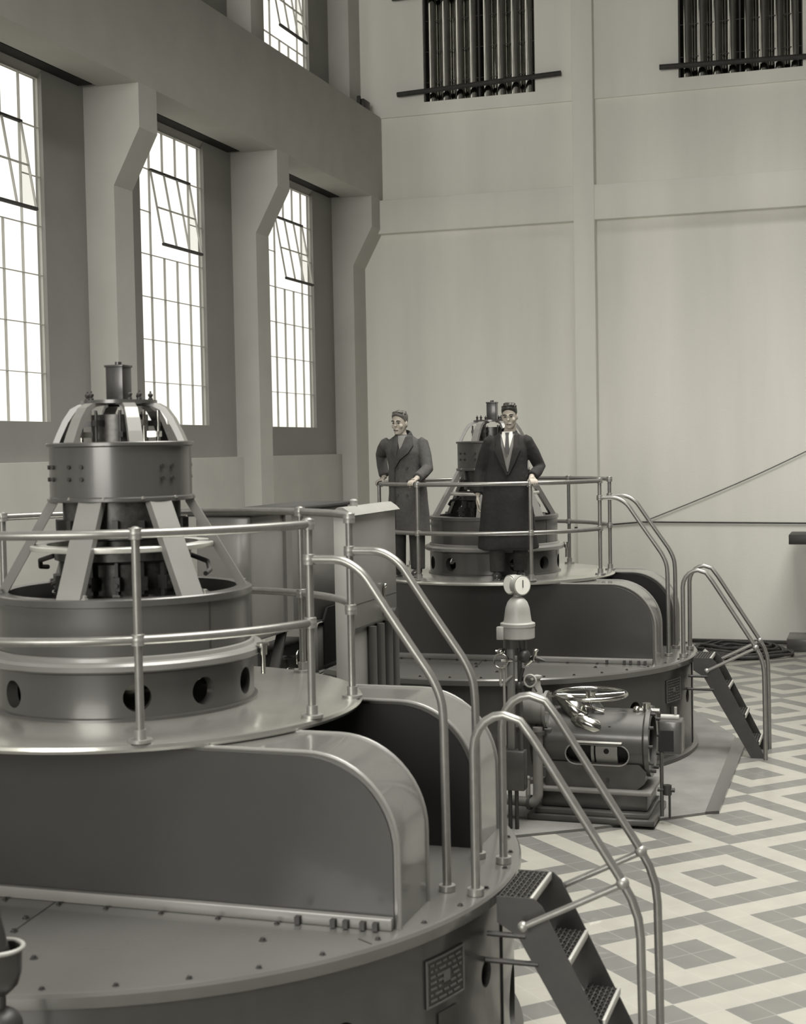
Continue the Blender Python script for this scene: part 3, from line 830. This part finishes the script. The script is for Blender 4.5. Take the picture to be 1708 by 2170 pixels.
    if P['style'] == 'open':
        a = off(1.3)[0]
        patch([(1.07, a-.004, a+.004), (1.20, a-.035, a+.035), (1.34, a-.068, a+.068), (1.44, a-.07, a+.07)], .010, .006, 'waistcoat', M['vest'])
        patch([(1.235, a-.004, a+.004), (1.32, a-.028, a+.028), (1.42, a-.055, a+.055), (1.465, a-.05, a+.05)], .018, .006, 'shirt', M['shirt'])
        patch([(1.24, a-.010, a+.010), (1.30, a-.022, a+.022), (1.42, a-.014, a+.014), (1.455, a-.020, a+.020)], .026, .006, 'tie', M['tie'])
        for sx in (-1, 1):
            patch([(1.04, a-sx*.002, a+sx*.012), (1.15, a+sx*.022, a+sx*.070), (1.28, a+sx*.050, a+sx*.125), (1.33, a+sx*.062, a+sx*.105), (1.43, a+sx*.066, a+sx*.120)], .020, .012, 'lapel', CM)
    else:
        a = off(1.3)[0]
        patch([(1.30, a-.010, a+.012), (1.38, a-.035, a+.035), (1.45, a-.05, a+.05)], .012, .006, 'scarf', M['vest'])
        patch([(1.12, a-.075, a-.060), (1.20, a-.060, a-.010), (1.27, a-.030, a+.080), (1.34, a+.010, a+.120), (1.44, a+.040, a+.095)], .020, .014, 'lapel', M['lapel_dark'])
        patch([(1.22, a-.055, a-.048), (1.30, a-.105, a-.035), (1.36, a-.100, a-.035), (1.44, a-.095, a-.045)], .018, .012, 'lapel', M['lapel_dark'])
        patch([(.50, a-.085, a-.070), (.80, a-.085, a-.073), (1.12, a-.080, a-.068)], .006, .006, 'coat_edge', M['lapel_dark'])
        for z in (1.12, .98, .84):
            for x in (-.045, .06):
                hw, hd, ox, oy = sec(z); u = (a+x-ox)/hw; y = oy - hd*(1-abs(u)**2.27)**.44
                MB().cyl((a+x, y+.004, z), (a+x, y-.012, z), .013, n=12).build('button', M['lapel_dark'], co)
    # collar standing at the neck
    n = 28; rg = []
    for (z, gx, gy, dz) in ((1.400, .095, .085, .0), (1.445, .075, .068, .0), (1.480, .068, .062, .0), (1.478, .080, .074, .0), (1.440, .100, .092, 0), (1.405, .112, .104, 0)):
        ox, oy = off(1.44); ring = []
        for i in range(n):
            t = R(32) + R(296)*i/(n-1)
            ring.append((ox + gx*sin(t), oy + .012 - gy*cos(t), z + dz - .030*cos(t)))
        rg.append(ring)
    mb = MB(); V_ = [[mb.bm.verts.new(p) for p in r] for r in rg]
    for i in range(len(V_)):
        A_, B_ = V_[i], V_[(i+1) % len(V_)]
        for j in range(n-1): mb.bm.faces.new((A_[j], A_[j+1], B_[j+1], B_[j]))
    mb.bm.faces.new([r[0] for r in V_]); mb.bm.faces.new([r[-1] for r in V_][::-1])
    mb.build('collar', M['lapel_dark'] if P['style'] != 'open' else CM, co)
    # trousers and shoes
    tr = MB()
    for (fx, fy) in P['feet']:
        s_ = 1 if fx > 0 else -1
        tr.tube([(s_*.09, 0, .88), (fx*.95, fy*.5-.005, .50), (fx, fy+.01, .28), (fx, fy+.012, .075)], [.108, .088, .078, .074], n=20)
    t_o = tr.build('trousers', M['trouser'], body); remesh(t_o, .010, .5, 1)
    for (fx, fy) in P['feet']:
        s1 = MB(); s1.ell((fx, fy-.055, .040), .047, .125, .040); s1.ell((fx, fy+.02, .055), .042, .055, .050); s1.box(fx-.040, fx+.040, fy-.17, fy+.06, 0, .018, bev=.007)
        s_o = s1.build('shoe', M['shoe'], body); remesh(s_o, .006, .4, 1)
    return body
def rail_grip(ang):
    a = R(ang); return dict(mode='grip', rail=(XU+1.218*cos(a), YU2+1.218*sin(a), 2.77), tan=(-sin(a), cos(a), 0), out=(cos(a), sin(a), 0))
coat_tab = [(.30, .225, .165, .0), (.60, .215, .155, 0), (.95, .195, .140, 0), (1.12, .180, .132, 0), (1.28, .192, .140, .0), (1.35, .188, .125, .01), (1.40, .162, .105, .015), (1.43, .120, .088, .015), (1.46, .075, .070, .02)]
pl = make_person('person', (-4.555, 14.235, 1.816), .06, dict(
    head=(-.070, -.02, 1.575), turn=-.25, nod=.05, feet=[(-.13, .05), (.09, -.02)], hair=M['hair2'], hairline=.092,
    hands=[dict(rail_grip(207), pole=(-.5, 1, .1)), dict(rail_grip(243), pole=(.45, 1, .0))],
    coat=coat_tab, coat_mat=M['coat_grey'], hem=.44, style='double', shw=.19))
tag(pl, 'person in grey double-breasted overcoat on the far platform, both hands on the rail', 'person')
pr = make_person('person', (-3.47, 14.045, 1.816), .20, dict(
    head=(.045, -.045, 1.615), turn=-.12, nod=.16, tilt=-.05, feet=[(-.10, -.07), (.13, .05)], hair=M['hair'], hairline=.086, shz=1.365,
    hands=[dict(mode='hang', pos=(-.285, -.02, .83), pole=(-.5, 1, 0)), dict(rail_grip(303), pole=(.45, 1, .1))],
    coat=[(.26, .30, .19, .0), (.60, .265, .175, 0), (.95, .225, .155, 0), (1.12, .200, .142, 0), (1.28, .195, .145, .0), (1.355, .185, .125, .01), (1.405, .160, .108, .015), (1.435, .118, .09, .015), (1.465, .078, .072, .02)],
    coat_mat=M['coat_black'], hem=.30, style='open', shw=.178))
tag(pr, 'person in long dark overcoat, shirt and tie, on the right of the far platform', 'person')

# ------------------------------------------------------------------ oil pressure governor set between the two generators
def place(o, loc): o.location = loc; return o
def shift(mb, d):
    for v in mb.bm.verts: v.co -= Vector(d)
    return mb
GO = (-2.22, 12.05, 0)
gv = tag(empty('oil_pump_set', GO), 'grey cast oil pump set with polished cylinder and flat handwheel between the generators', 'pump')
def gp(mb, name, m, par=gv, **k): return shift(mb, GO).build(name, m, par, **k)
gp(MB().box(-2.76, -1.70, 11.70, 12.42, .022, .075, bev=.012).box(-2.70, -1.75, 11.73, 12.40, .07, .12, bev=.01), 'bedplate', M['cast'])
gp(MB().box(-2.66, -1.77, 11.80, 12.34, .12, .27, bev=.02), 'sump', M['cast'])
gp(MB().box(-2.70, -1.73, 11.76, 12.38, .255, .29, bev=.008), 'sump_rim', M['cast_mid'])
gp(MB().prism([(-2.62, .29), (-1.86, .29), (-1.80, .34), (-1.78, .44), (-1.84, .50), (-2.62, .50)], 11.83, 12.26, 'y'), 'saddle', M['cast'], ang=R(25))
CM_ = Matrix.Translation((-2.74, 12.05, .66)) @ Matrix.Rotation(pi/2, 4, 'Y')
cyo = MB().lathe([(.215, 0), (.285, 0), (.285, .04), (.262, .05), (.262, .93), (.285, .94), (.295, .95), (.295, .985), (.215, .985), (.215, 0)], 72, M=CM_)
cy_ = gp(cyo, 'servo_cylinder', M['cast'])
# stadium shaped opening in the front of the cylinder
st = [(x0 + .085*cos(a), .575 + .085*sin(a)) for x0, aa in ((-2.00, (-90, 90)), (-2.36, (90, 270))) for a in [R(aa[0] + (aa[1]-aa[0])*k/10) for k in range(11)]]
cut_o = MB().prism([(x-GO[0], z) for x, z in st], 11.6-GO[1], 12.0-GO[1], 'y').build('c', M['black']); cut_o.location = GO
boolean(cy_, [cut_o])
gp(MB().lathe([(.205, .03), (.205, .95)], 40, M=CM_), 'cylinder_bore', M['black'], cy_)
pz = gp(MB().cyl((-2.20, 12.0, .60), (-2.02, 12.0, .60), .165, n=40).cyl((-2.24, 12.0, .60), (-2.215, 12.0, .60), .165, n=40), 'piston', M['cast_light'], cy_)
gp(MB().cyl((-2.11, 11.828, .60), (-2.11, 11.86, .60), .022), 'piston_port', M['black'], pz)
gp(MB().box(-2.36, -1.97, 11.755, 11.83, .676, .690, bev=.004), 'shelf', M['ring'], cy_)
gp(MB().tube([(x, 11.785+.006, z) for x, z in st], .007, closed=True, n=8), 'opening_rim', M['cast_mid'], cy_)
for x, z in ((-2.13, .79), (-2.08, .80), (-2.10, .36)):
    gp(MB().cyl((x, 11.865 if z > .5 else 11.83, z), (x, 11.83 if z > .5 else 11.815, z), .014, n=10), 'bolt', M['iron'])
for k in range(10):
    a = 2*pi*k/10; p = Vector((-1.755, 12.05+.25*cos(a), .66+.25*sin(a)))
    gp(MB().cyl(p, p+Vector((.035, 0, 0)), .014, n=8), 'flange_bolt', M['iron'])
gp(MB().tube([(-2.52, 11.98, 1.01), (-2.46, 11.96, .985), (-2.36, 11.93, .90), (-2.30, 11.92, .86)], [.05, .075, .085, .05], n=20), 'elbow_cover', M['steel'], ang=R(60))
gp(MB().tube([(-2.40, 11.88, .85), (-2.34, 11.87, .845), (-2.20, 11.86, .79), (-2.14, 11.86, .76)], [.03, .066, .062, .035], n=20), 'crosshead', M['steel'], ang=R(60))
gp(MB().lathe([(1e-5, 0), (.10, 0), (.10, .05), (.07, .09), (.05, .16), (.05, .20), (1e-5, .20)], 32, M=Matrix.Translation((-2.27, 12.05, .88))), 'gland', M['cast'])
hw = MB().tube([(-2.265+.298*cos(a), 12.0+.298*sin(a), 1.045) for a in [2*pi*k/56 for k in range(56)]], .017, closed=True, n=12)
ho = gp(hw, 'handwheel', M['steel'], ang=R(60))
for k in range(4):
    a = R(20+90*k); gp(MB().tube([(-2.265+.04*cos(a), 12.0+.04*sin(a), 1.03), (-2.265+.16*cos(a), 12.0+.16*sin(a), 1.038), (-2.265+.29*cos(a), 12.0+.29*sin(a), 1.045)], [.016, .012, .012], n=10), 'spoke', M['steel'], ho)
gp(MB().cyl((-2.265, 12.0, 1.01), (-2.265, 12.0, 1.065), .042).cyl((-2.265, 12.0, .85), (-2.265, 12.0, 1.02), .020), 'hub', M['steel'], ho)
gp(MB().tube([(-2.30, 11.97, .945), (-2.22, 11.94, .935), (-2.14, 11.93, .918)], [.014, .012, .016], n=10), 'link', M['steel'])
gp(MB().cyl((-1.80, 12.0, .90), (-1.80, 12.0, .985), .035).cyl((-1.89, 12.0, .925), (-1.69, 12.0, .925), .020).ell((-1.88, 12.0, .93), .032, .032, .028), 'oil_cup', M['steel'])
sv = gp(MB().box(-1.69, -1.50, 11.90, 12.12, .58, .86, bev=.02), 'valve_box', M['cast'])
gp(MB().box(-1.675, -1.565, 11.892, 11.90, .61, .78), 'cover_plate', M['black'], sv)
gp(MB().cyl((-1.68, 12.0, .87), (-1.53, 12.0, .87), .028).cyl((-1.56, 12.0, .85), (-1.56, 12.0, .96), .012), 'valve_lever', M['cast_light'], sv)
gp(MB().cyl((-1.665, 11.90, .07), (-1.665, 11.90, .60), .016), 'drain_pipe', M['cast'])
gp(MB().cyl((-1.62, 11.90, .25), (-1.62, 11.90, .33), .035).cyl((-1.70, 11.90, .29), (-1.56, 11.90, .29), .018).cyl((-1.60, 11.88, .06), (-1.60, 11.88, .25), .010), 'drain_cock', M['iron'])
# pump body to the left of the cylinder
gp(MB().cyl((-2.78, 11.85, .93), (-2.62, 11.85, .93), .13, n=36).cyl((-2.62, 11.85, .93), (-2.595, 11.85, .93), .155, n=36).cyl((-2.80, 11.85, .93), (-2.78, 11.85, .93), .09, n=36), 'pump_body', M['cast_mid'])
gp(MB().lathe([(1e-5, 0), (.05, 0), (.045, .05), (.03, .09), (.028, .14), (.04, .15), (.04, .17), (1e-5, .18)], 24, M=Matrix.Translation((-2.69, 11.85, 1.04))), 'air_vessel', M['cast_light'])
for k in range(8):
    a = 2*pi*k/8; p = Vector((-2.595, 11.85+.135*cos(a), .93+.135*sin(a))); gp(MB().cyl(p, p+Vector((.03, 0, 0)), .011, n=8), 'flange_bolt', M['steel'])
gp(MB().box(-2.92, -2.56, 11.80, 12.2, .72, .78, bev=.01), 'pump_bracket', M['cast'])
gp(MB().tube([(-2.66, 11.72, .80), (-2.66, 11.70, .22), (-2.70, 11.70, .17), (-2.95, 11.75, .17)], .042, fillet=.1, n=18), 'oil_pipe', M['cast_mid'])
gp(MB().cyl((-2.72, 11.70, .17), (-2.74, 11.705, .17), .062, n=20).cyl((-2.66, 11.71, .74), (-2.66, 11.71, .77), .06, n=20), 'pipe_flange', M['cast'])
gp(MB().cyl((-2.75, 11.72, .21), (-2.75, 11.72, .36), .020).ell((-2.75, 11.72, .37), .024, .024, .02), 'pipe_tap', M['cast_light'])
gp(MB().cyl((-3.15, 11.75, .185), (-2.95, 11.75, .175), .045, n=18), 'bright_pipe', M['steel'])

# pressure gauge standard (slim column with bell shaped casting)
SO = (-2.80, 11.40, 0)
sg = tag(empty('gauge_stand', SO), 'slim valve column topped by a bell casting and round white pressure gauge', 'gauge stand')
def sp_(mb, name, m, par=sg, **k): return shift(mb, SO).build(name, m, par, **k)
for x in (-2.825, -2.770):
    sp_(MB().cyl((x, 11.40, .0), (x, 11.40, .36), .017), 'leg', M['iron'])
sp_(MB().box(-2.865, -2.70, 11.37, 11.50, .34, .66, bev=.006), 'switch_box', M['cast'])
sp_(MB().box(-2.845, -2.790, 11.44, 11.49, .66, 1.60, bev=.004), 'column', M['cast_mid'])
sp_(MB().cyl((-2.865, 11.42, .70), (-2.865, 11.42, 1.36), .011), 'impulse_pipe', M['cast_light'])
sp_(MB().cyl((-2.80, 11.45, 1.50), (-2.80, 11.45, 1.58), .075, n=24).cyl((-2.69, 11.45, 1.48), (-2.69, 11.45, 1.56), .012).cyl((-2.74, 11.45, .66), (-2.74, 11.45, 1.56), .020), 'neck', M['cast'])
BL = Matrix.Translation((-2.752, 11.45, 1.575))
bell = sp_(MB().lathe([(1e-5, 0), (.128, 0), (.138, .008), (.138, .095), (.142, .10), (.142, .125), (.118, .135), (.112, .15), (.104, .21), (.098, .25), (.082, .295), (.058, .325), (.034, .34), (.026, .37), (1e-5, .37)], 40, M=BL), 'bell_housing', M['cast_light'])
sp_(MB().box(-2.90, -2.84, 11.32, 11.38, 1.575, 1.68, bev=.006), 'lug', M['cast_light'], bell)
gz = 2.008
gdir = Vector((.75, -.66, 0)).normalized(); gdir2 = Vector((-.62, -.78, 0)).normalized(); gc = Vector((-2.735, 11.45, gz))
ga = sp_(MB().cyl(gc - gdir*.02, gc + gdir*.045, .082, n=36), 'pressure_gauge', M['cast_light'])
sp_(MB().cyl(gc + gdir*.045, gc + gdir*.050, .072, n=36), 'dial', M['white'], ga)
sp_(MB().tube([gc + gdir*.053 + Vector((0, 0, -.015)), gc + gdir*.053 + Vector((0, 0, .045))], .004), 'needle', M['iron'], ga)
gc2 = gc + Vector((-.050, .02, .004))
gb = sp_(MB().cyl(gc2 - gdir2*.02, gc2 + gdir2*.045, .080, n=36), 'pressure_gauge', M['cast_light'])
sp_(MB().cyl(gc2 + gdir2*.045, gc2 + gdir2*.050, .070, n=36), 'dial', M['white'], gb)
sp_(MB().ell((-2.69, 11.40, 1.44), .050, .050, .055), 'dark_regulator', M['iron'], ang=R(60))
sp_(MB().cyl((-2.69, 11.45, 1.36), (-2.60, 11.43, 1.44), .022).cyl((-2.62, 11.42, 1.40), (-2.60, 11.42, 1.48), .016).ell((-2.60, 11.42, 1.485), .026, .026, .014), 'needle_valve', M['steel'])
sp_(MB().cyl((-2.60, 11.42, 1.42), (-2.52, 11.42, 1.40), .022, .004), 'cone_nozzle', M['iron'])
vw = sp_(MB().tube([(-2.635+.048*cos(a), 11.36, 1.245+.048*sin(a)) for a in [2*pi*k/24 for k in range(24)]], .009, closed=True, n=10), 'valve_wheel', M['cast_light'])
sp_(MB().cyl((-2.635, 11.345, 1.245), (-2.635, 11.42, 1.245), .018).box(-2.68, -2.59, 11.355, 11.362, 1.240, 1.250), 'valve_stem', M['steel'], vw)
sp_(MB().cyl((-2.635, 11.42, 1.245), (-2.74, 11.45, 1.245), .02), 'branch_pipe', M['cast'])
rw = sp_(MB().tube([(-2.885+.058*cos(a), 11.40, 1.395+.058*sin(a)) for a in [2*pi*k/24 for k in range(24)]], .007, closed=True, n=10), 'ring_handle', M['steel'])
sp_(MB().cyl((-2.885, 11.40, 1.395), (-2.80, 11.44, 1.395), .014).cyl((-2.93, 11.40, 1.475), (-2.86, 11.42, 1.465), .010, .022).ell((-2.885, 11.40, 1.47), .030, .03, .026), 'cock', M['steel'])
sp_(MB().tube([(-2.895, 11.42, 1.34), (-2.895, 11.42, 1.18), (-2.86, 11.43, 1.22), (-2.80, 11.44, 1.27)], .012, fillet=.04), 'bypass_pipe', M['cast_light'])
sp_(MB().tube([(-2.70, 11.40, 1.34), (-2.735, 11.40, 1.22), (-2.69, 11.42, 1.10)], .016, fillet=.04).ell((-2.735, 11.40, 1.20), .030, .03, .035), 'check_valve', M['iron'])
sp_(MB().cyl((-2.62, 11.40, 1.20), (-2.59, 11.40, 1.15), .007), 'drip_tube', M['steel'])

# ------------------------------------------------------------------ cabinets behind the nearest platform
ca = tag(empty('tall_cabinet', (-3.67, 10.38, 0)), 'tall narrow grey cabinet with sloping lid behind the nearest railing', 'cabinet')
def cp(mb, name, m, par=ca, o=(-3.67, 10.38, 0), **k): return shift(mb, o).build(name, m, par, **k)
cp(MB().box(-3.73, -3.60, 9.87, 10.90, 1.82, 2.655, bev=.008), 'upper_casing', M['cabinet'])
cp(MB().box(-3.73, -3.63, 9.87, 10.90, .0, 1.82, bev=.008), 'lower_casing', M['cabinet'])
cp(MB().box(-3.728, -3.604, 9.852, 9.872, .0, 2.65, bev=.004), 'lit_end_strip', M['pale'])  # added pale strip; brightness of the lit end face put into colour
cp(MB().prism([(-3.76, 2.655), (-3.57, 2.655), (-3.60, 2.685), (-3.645, 2.715), (-3.685, 2.715), (-3.73, 2.685)], 9.83, 10.93, 'y'), 'lid', M['cast_light'], ang=R(20))
cp(MB().cyl((-3.665, 10.12, 2.71), (-3.665, 10.12, 2.745), .028).ell((-3.665, 10.12, 2.75), .03, .03, .018), 'lid_knob', M['cast_light'])
for y in (10.28, 10.47, 10.66, 10.82):
    cp(MB().cyl((-3.595, y, .05), (-3.595, y, 1.80), .034, n=18), 'vertical_pipe', M['paint'])
    cp(MB().cyl((-3.595, y, 1.20), (-3.595, y, 1.235), .05, n=14), 'pipe_union', M['cast_light'])
kn = cp(MB().cyl((-3.63, 10.62, 1.86), (-3.54, 10.62, 1.86), .020).cyl((-3.55, 10.62, 1.86), (-3.51, 10.62, 1.86), .048, n=24), 'knob', M['iron'])
cp(MB().cyl((-3.59, 10.56, 1.86), (-3.59, 10.56, 2.07), .010).ell((-3.58, 10.56, 1.90), .022, .022, .026).ell((-3.58, 10.56, 2.08), .018, .018, .02), 'cock', M['steel'])
cp(MB().box(-3.732, -3.598, 9.868, 10.902, 1.995, 2.0), 'seam', M['iron'])
TO = (-4.2, 9.9, 0)
tk = tag(empty('oil_tank', TO), 'large grey oil tank standing on struts between cabinet and nearest generator', 'tank')
def tp(mb, name, m, par=tk, **k): return shift(mb, TO).build(name, m, par, **k)
tp(MB().box(-4.42, -4.0, 9.0, 10.95, 1.83, 2.70, bev=.03), 'shell', M['paint_light'])
tp(MB().box(-4.46, -3.97, 8.97, 10.98, 2.695, 2.72, bev=.006), 'cover', M['iron'])
tp(MB().box(-4.0, -3.975, 9.55, 9.66, 1.84, 2.69), 'stiffener', M['paint_light'])
tp(MB().box(-4.005, -3.985, 10.12, 10.70, 1.46, 1.83, bev=.03), 'skirt', M['cast_light'])
tp(MB().prism([(10.26, 1.50), (10.62, 1.50), (10.62, 1.93), (10.34, 1.93), (10.26, 1.84)], -3.99, -3.972, 'x'), 'inspection_opening', M['black'])
for (x, y) in ((-4.38, 9.06), (-4.05, 9.06), (-4.38, 10.9), (-4.05, 10.9)):
    tp(MB().box(x-.035, x+.035, y-.035, y+.035, 0, 1.84), 'leg', M['cast'])
tp(MB().box(-.035, .035, -.012, .012, 0, .95, M=Matrix.Translation((-4.04, 9.10, 1.05)) @ Matrix.Rotation(R(-32), 4, 'X')), 'strut', M['cast'])
vg = tag(empty('valve_gear', (-4.2, 9.9, 0)), 'dark valve gear with bright handles under the grey oil tank', 'valve')
shift(MB().box(-4.35, -4.1, 9.45, 10.35, 0, 1.70, bev=.02), (-4.2, 9.9, 0)).build('valve_block', M['iron'], vg)
for y, z in ((9.6, 1.52), (9.8, 1.62), (10.0, 1.50), (10.2, 1.60)):
    m = MB().cyl((-4.1, y, z), (-4.0, y, z), .018).tube([(-4.0, y+.05*cos(a), z+.05*sin(a)) for a in [2*pi*k/16 for k in range(16)]], .010, closed=True)
    shift(m, (-4.2, 9.9, 0)).build('handle', M['steel'], vg)
shift(MB().cyl((-4.02, 9.5, 1.42), (-4.02, 10.3, 1.42), .02), (-4.2, 9.9, 0)).build('tie_rod', M['steel'], vg)

# ------------------------------------------------------------------ oil funnel at the lower left edge
FO = (-3.105, 4.60, 0)
fn = tag(empty('oil_funnel', FO), 'dark funnel cup with pale rim on a stand at the lower left corner', 'funnel')
shift(MB().lathe([(1e-5, 1.125), (.03, 1.13), (.066, 1.165), (.080, 1.21), (.084, 1.30), (.076, 1.302), (.072, 1.22), (.03, 1.17)], 48, M=Matrix.Translation((-3.105, 4.60, 0))), FO).build('cup', M['paint_dark'], fn)
shift(MB().tube([(-3.105+.088*cos(a), 4.60+.088*sin(a), 1.305) for a in [2*pi*k/40 for k in range(40)]], .009, closed=True, n=10), FO).build('rim', M['cast_light'], fn)
shift(MB().lathe([(.052, 1.26), (.045, 1.30), (.018, 1.42), (.008, 1.60), (1e-5, 1.61)], 32, M=Matrix.Translation((-3.115, 4.60, 0))), FO).build('spout_cone', M['paint_dark'], fn)
shift(MB().cyl((-3.105, 4.60, 0), (-3.105, 4.60, 1.13), .02).ell((-3.10, 4.60, 1.01), .075, .075, .07).cyl((-3.105, 4.6, 0), (-3.105, 4.6, .02), .12), FO).build('stem', M['iron'], fn)

# ------------------------------------------------------------------ end wall and floor odds and ends
def pole(name, a, b, r, m, label, cat, group=None):
    o = (Vector(a)+Vector(b))/2
    q = shift(MB().cyl(a, b, r, n=12), o).build(name, m); q.location = o
    return tag(q, label, cat, group)
pole('wooden_pole', (-7.44, YE-.14, 8.96), (-4.70, YE-.14, 9.05), .042, M['wood'], 'dark pole across the foot of the left ribbed window', 'pole')
pole('wooden_pole', (-7.50, YE-.14, 10.53), (-4.70, YE-.14, 10.62), .042, M['wood'], 'dark pole across the upper part of the left ribbed window, cut by the photo top', 'pole')
pole('wooden_pole', (-3.14, YE-.14, 8.99), (-.60, YE-.14, 8.93), .042, M['wood'], 'dark pole across the foot of the right ribbed window', 'pole')
bs = tag(empty('rail_stop', (-7.90, 22.7, 8.64)), 'small dark buffer stop on top of the crane beam near the end wall', 'buffer')
shift(MB().box(-7.95, -7.85, 22.55, 22.85, 8.64, 8.83, bev=.01), (-7.9, 22.7, 8.64)).build('block', M['iron'], bs)
shift(MB().box(-7.96, -7.90, 22.50, 22.56, 8.64, 8.87, bev=.01), (-7.9, 22.7, 8.64)).build('face_plate', M['iron'], bs)
def cable(name, pts, r, label, cat='cable', m='rope'):
    o = Vector(pts[0]); mb = MB().tube(pts, r, n=8); q = shift(mb, o).build(name, M[m]); q.location = o; return tag(q, label, cat)
cable('hanging_cable', [(-3.44 + 3.9*t, YE-.03, 1.915 + 1.27*1.55*t*.92 - .26*sin(pi*t)*.35) for t in [k/24 for k in range(25)]], .008, 'thin cable rising diagonally across the end wall to the right', m='thin_cable')
cable('wall_cable', [(-4.6 + 5.4*t, YE-.025, 1.80 + .10*min(1, t*5) - .05*t) for t in [k/20 for k in range(21)]], .012, 'dark horizontal cable strung low along the end wall')
cable('short_cable', [(-2.95, 22.0, .30), (-2.75, 21.9, .16), (-2.5, 21.8, .02)], .010, 'short loose cable end sloping down beside the cable heap')
bd = MB().box(-2.75, -1.02, YE-.16, YE-.06, 0, .05, bev=.006)
o = shift(bd, (-1.9, YE-.11, 0)).build('floor_board', M['iron']); o.location = (-1.9, YE-.11, 0); tag(o, 'long dark board lying on the floor along the end wall', 'board')
# cable heap: a loose flat coil
rr = random.Random(11); pts = []
for k in range(620):
    t = k/620; a = t*2*pi*17
    r = .20 + .62*abs(((t*3.1) % 2)-1)
    pts.append((-1.92 + r*.96*cos(a) + .02*sin(k*.9), 21.85 + r*.80*sin(a), .03 + .15*(1-abs(r-.5)/.36)*t + .012*sin(k*.7)))
pts = [(x, y, max(.02, z)) for x, y, z in pts]
m = MB().tube(pts, .022, n=6)
o = shift(m, (-1.98, 21.85, 0)).build('cable_coil', M['rope']); o.location = (-1.98, 21.85, 0); tag(o, 'flat heap of dark coiled cable on the tiles by the end wall', 'cable coil')
# crumpled pale canvas
cv = MB(); N_ = 26; V_ = []
rr = random.Random(5)
for i in range(N_+1):
    row = []
    for j in range(N_+1):
        u, v = i/N_, j/N_; e = min(u, 1-u, v, 1-v)*2
        z = .03 + .16*min(1, e*2.2)*(.55+.30*sin(u*13+v*4)+.22*sin(v*17-u*5)+.16*sin((u+v)*27))
        row.append(cv.bm.verts.new(((u-.5)*.75 + .03*sin(v*19), (v-.5)*.34 + .03*sin(u*21), max(.006, z))))
    V_.append(row)
for i in range(N_):
    for j in range(N_): cv.bm.faces.new((V_[i][j], V_[i+1][j], V_[i+1][j+1], V_[i][j+1]))
o = cv.build('canvas_sheet', M['canvas'], ang=R(80)); o.location = (-2.52, 20.95, 0); tag(o, 'crumpled pale canvas sheet lying beside the dark cable heap', 'canvas')
PO = (-.75, YE-.55, 0)
pd = tag(empty('iron_pedestal', PO), 'dark iron pedestal with wide top and bottom slabs at the right edge', 'stand')
shift(MB().box(-1.20, -.30, YE-.95, YE-.15, 1.60, 1.745, bev=.01), PO).build('top_slab', M['iron'], pd)
shift(MB().box(-1.24, -.26, YE-.95, YE-.15, .0, .19, bev=.01), PO).build('bottom_slab', M['paint'], pd)
shift(MB().cyl((-.72, YE-.55, .19), (-.72, YE-.55, 1.60), .22, n=32), PO).build('column', M['paint_dark'], pd)
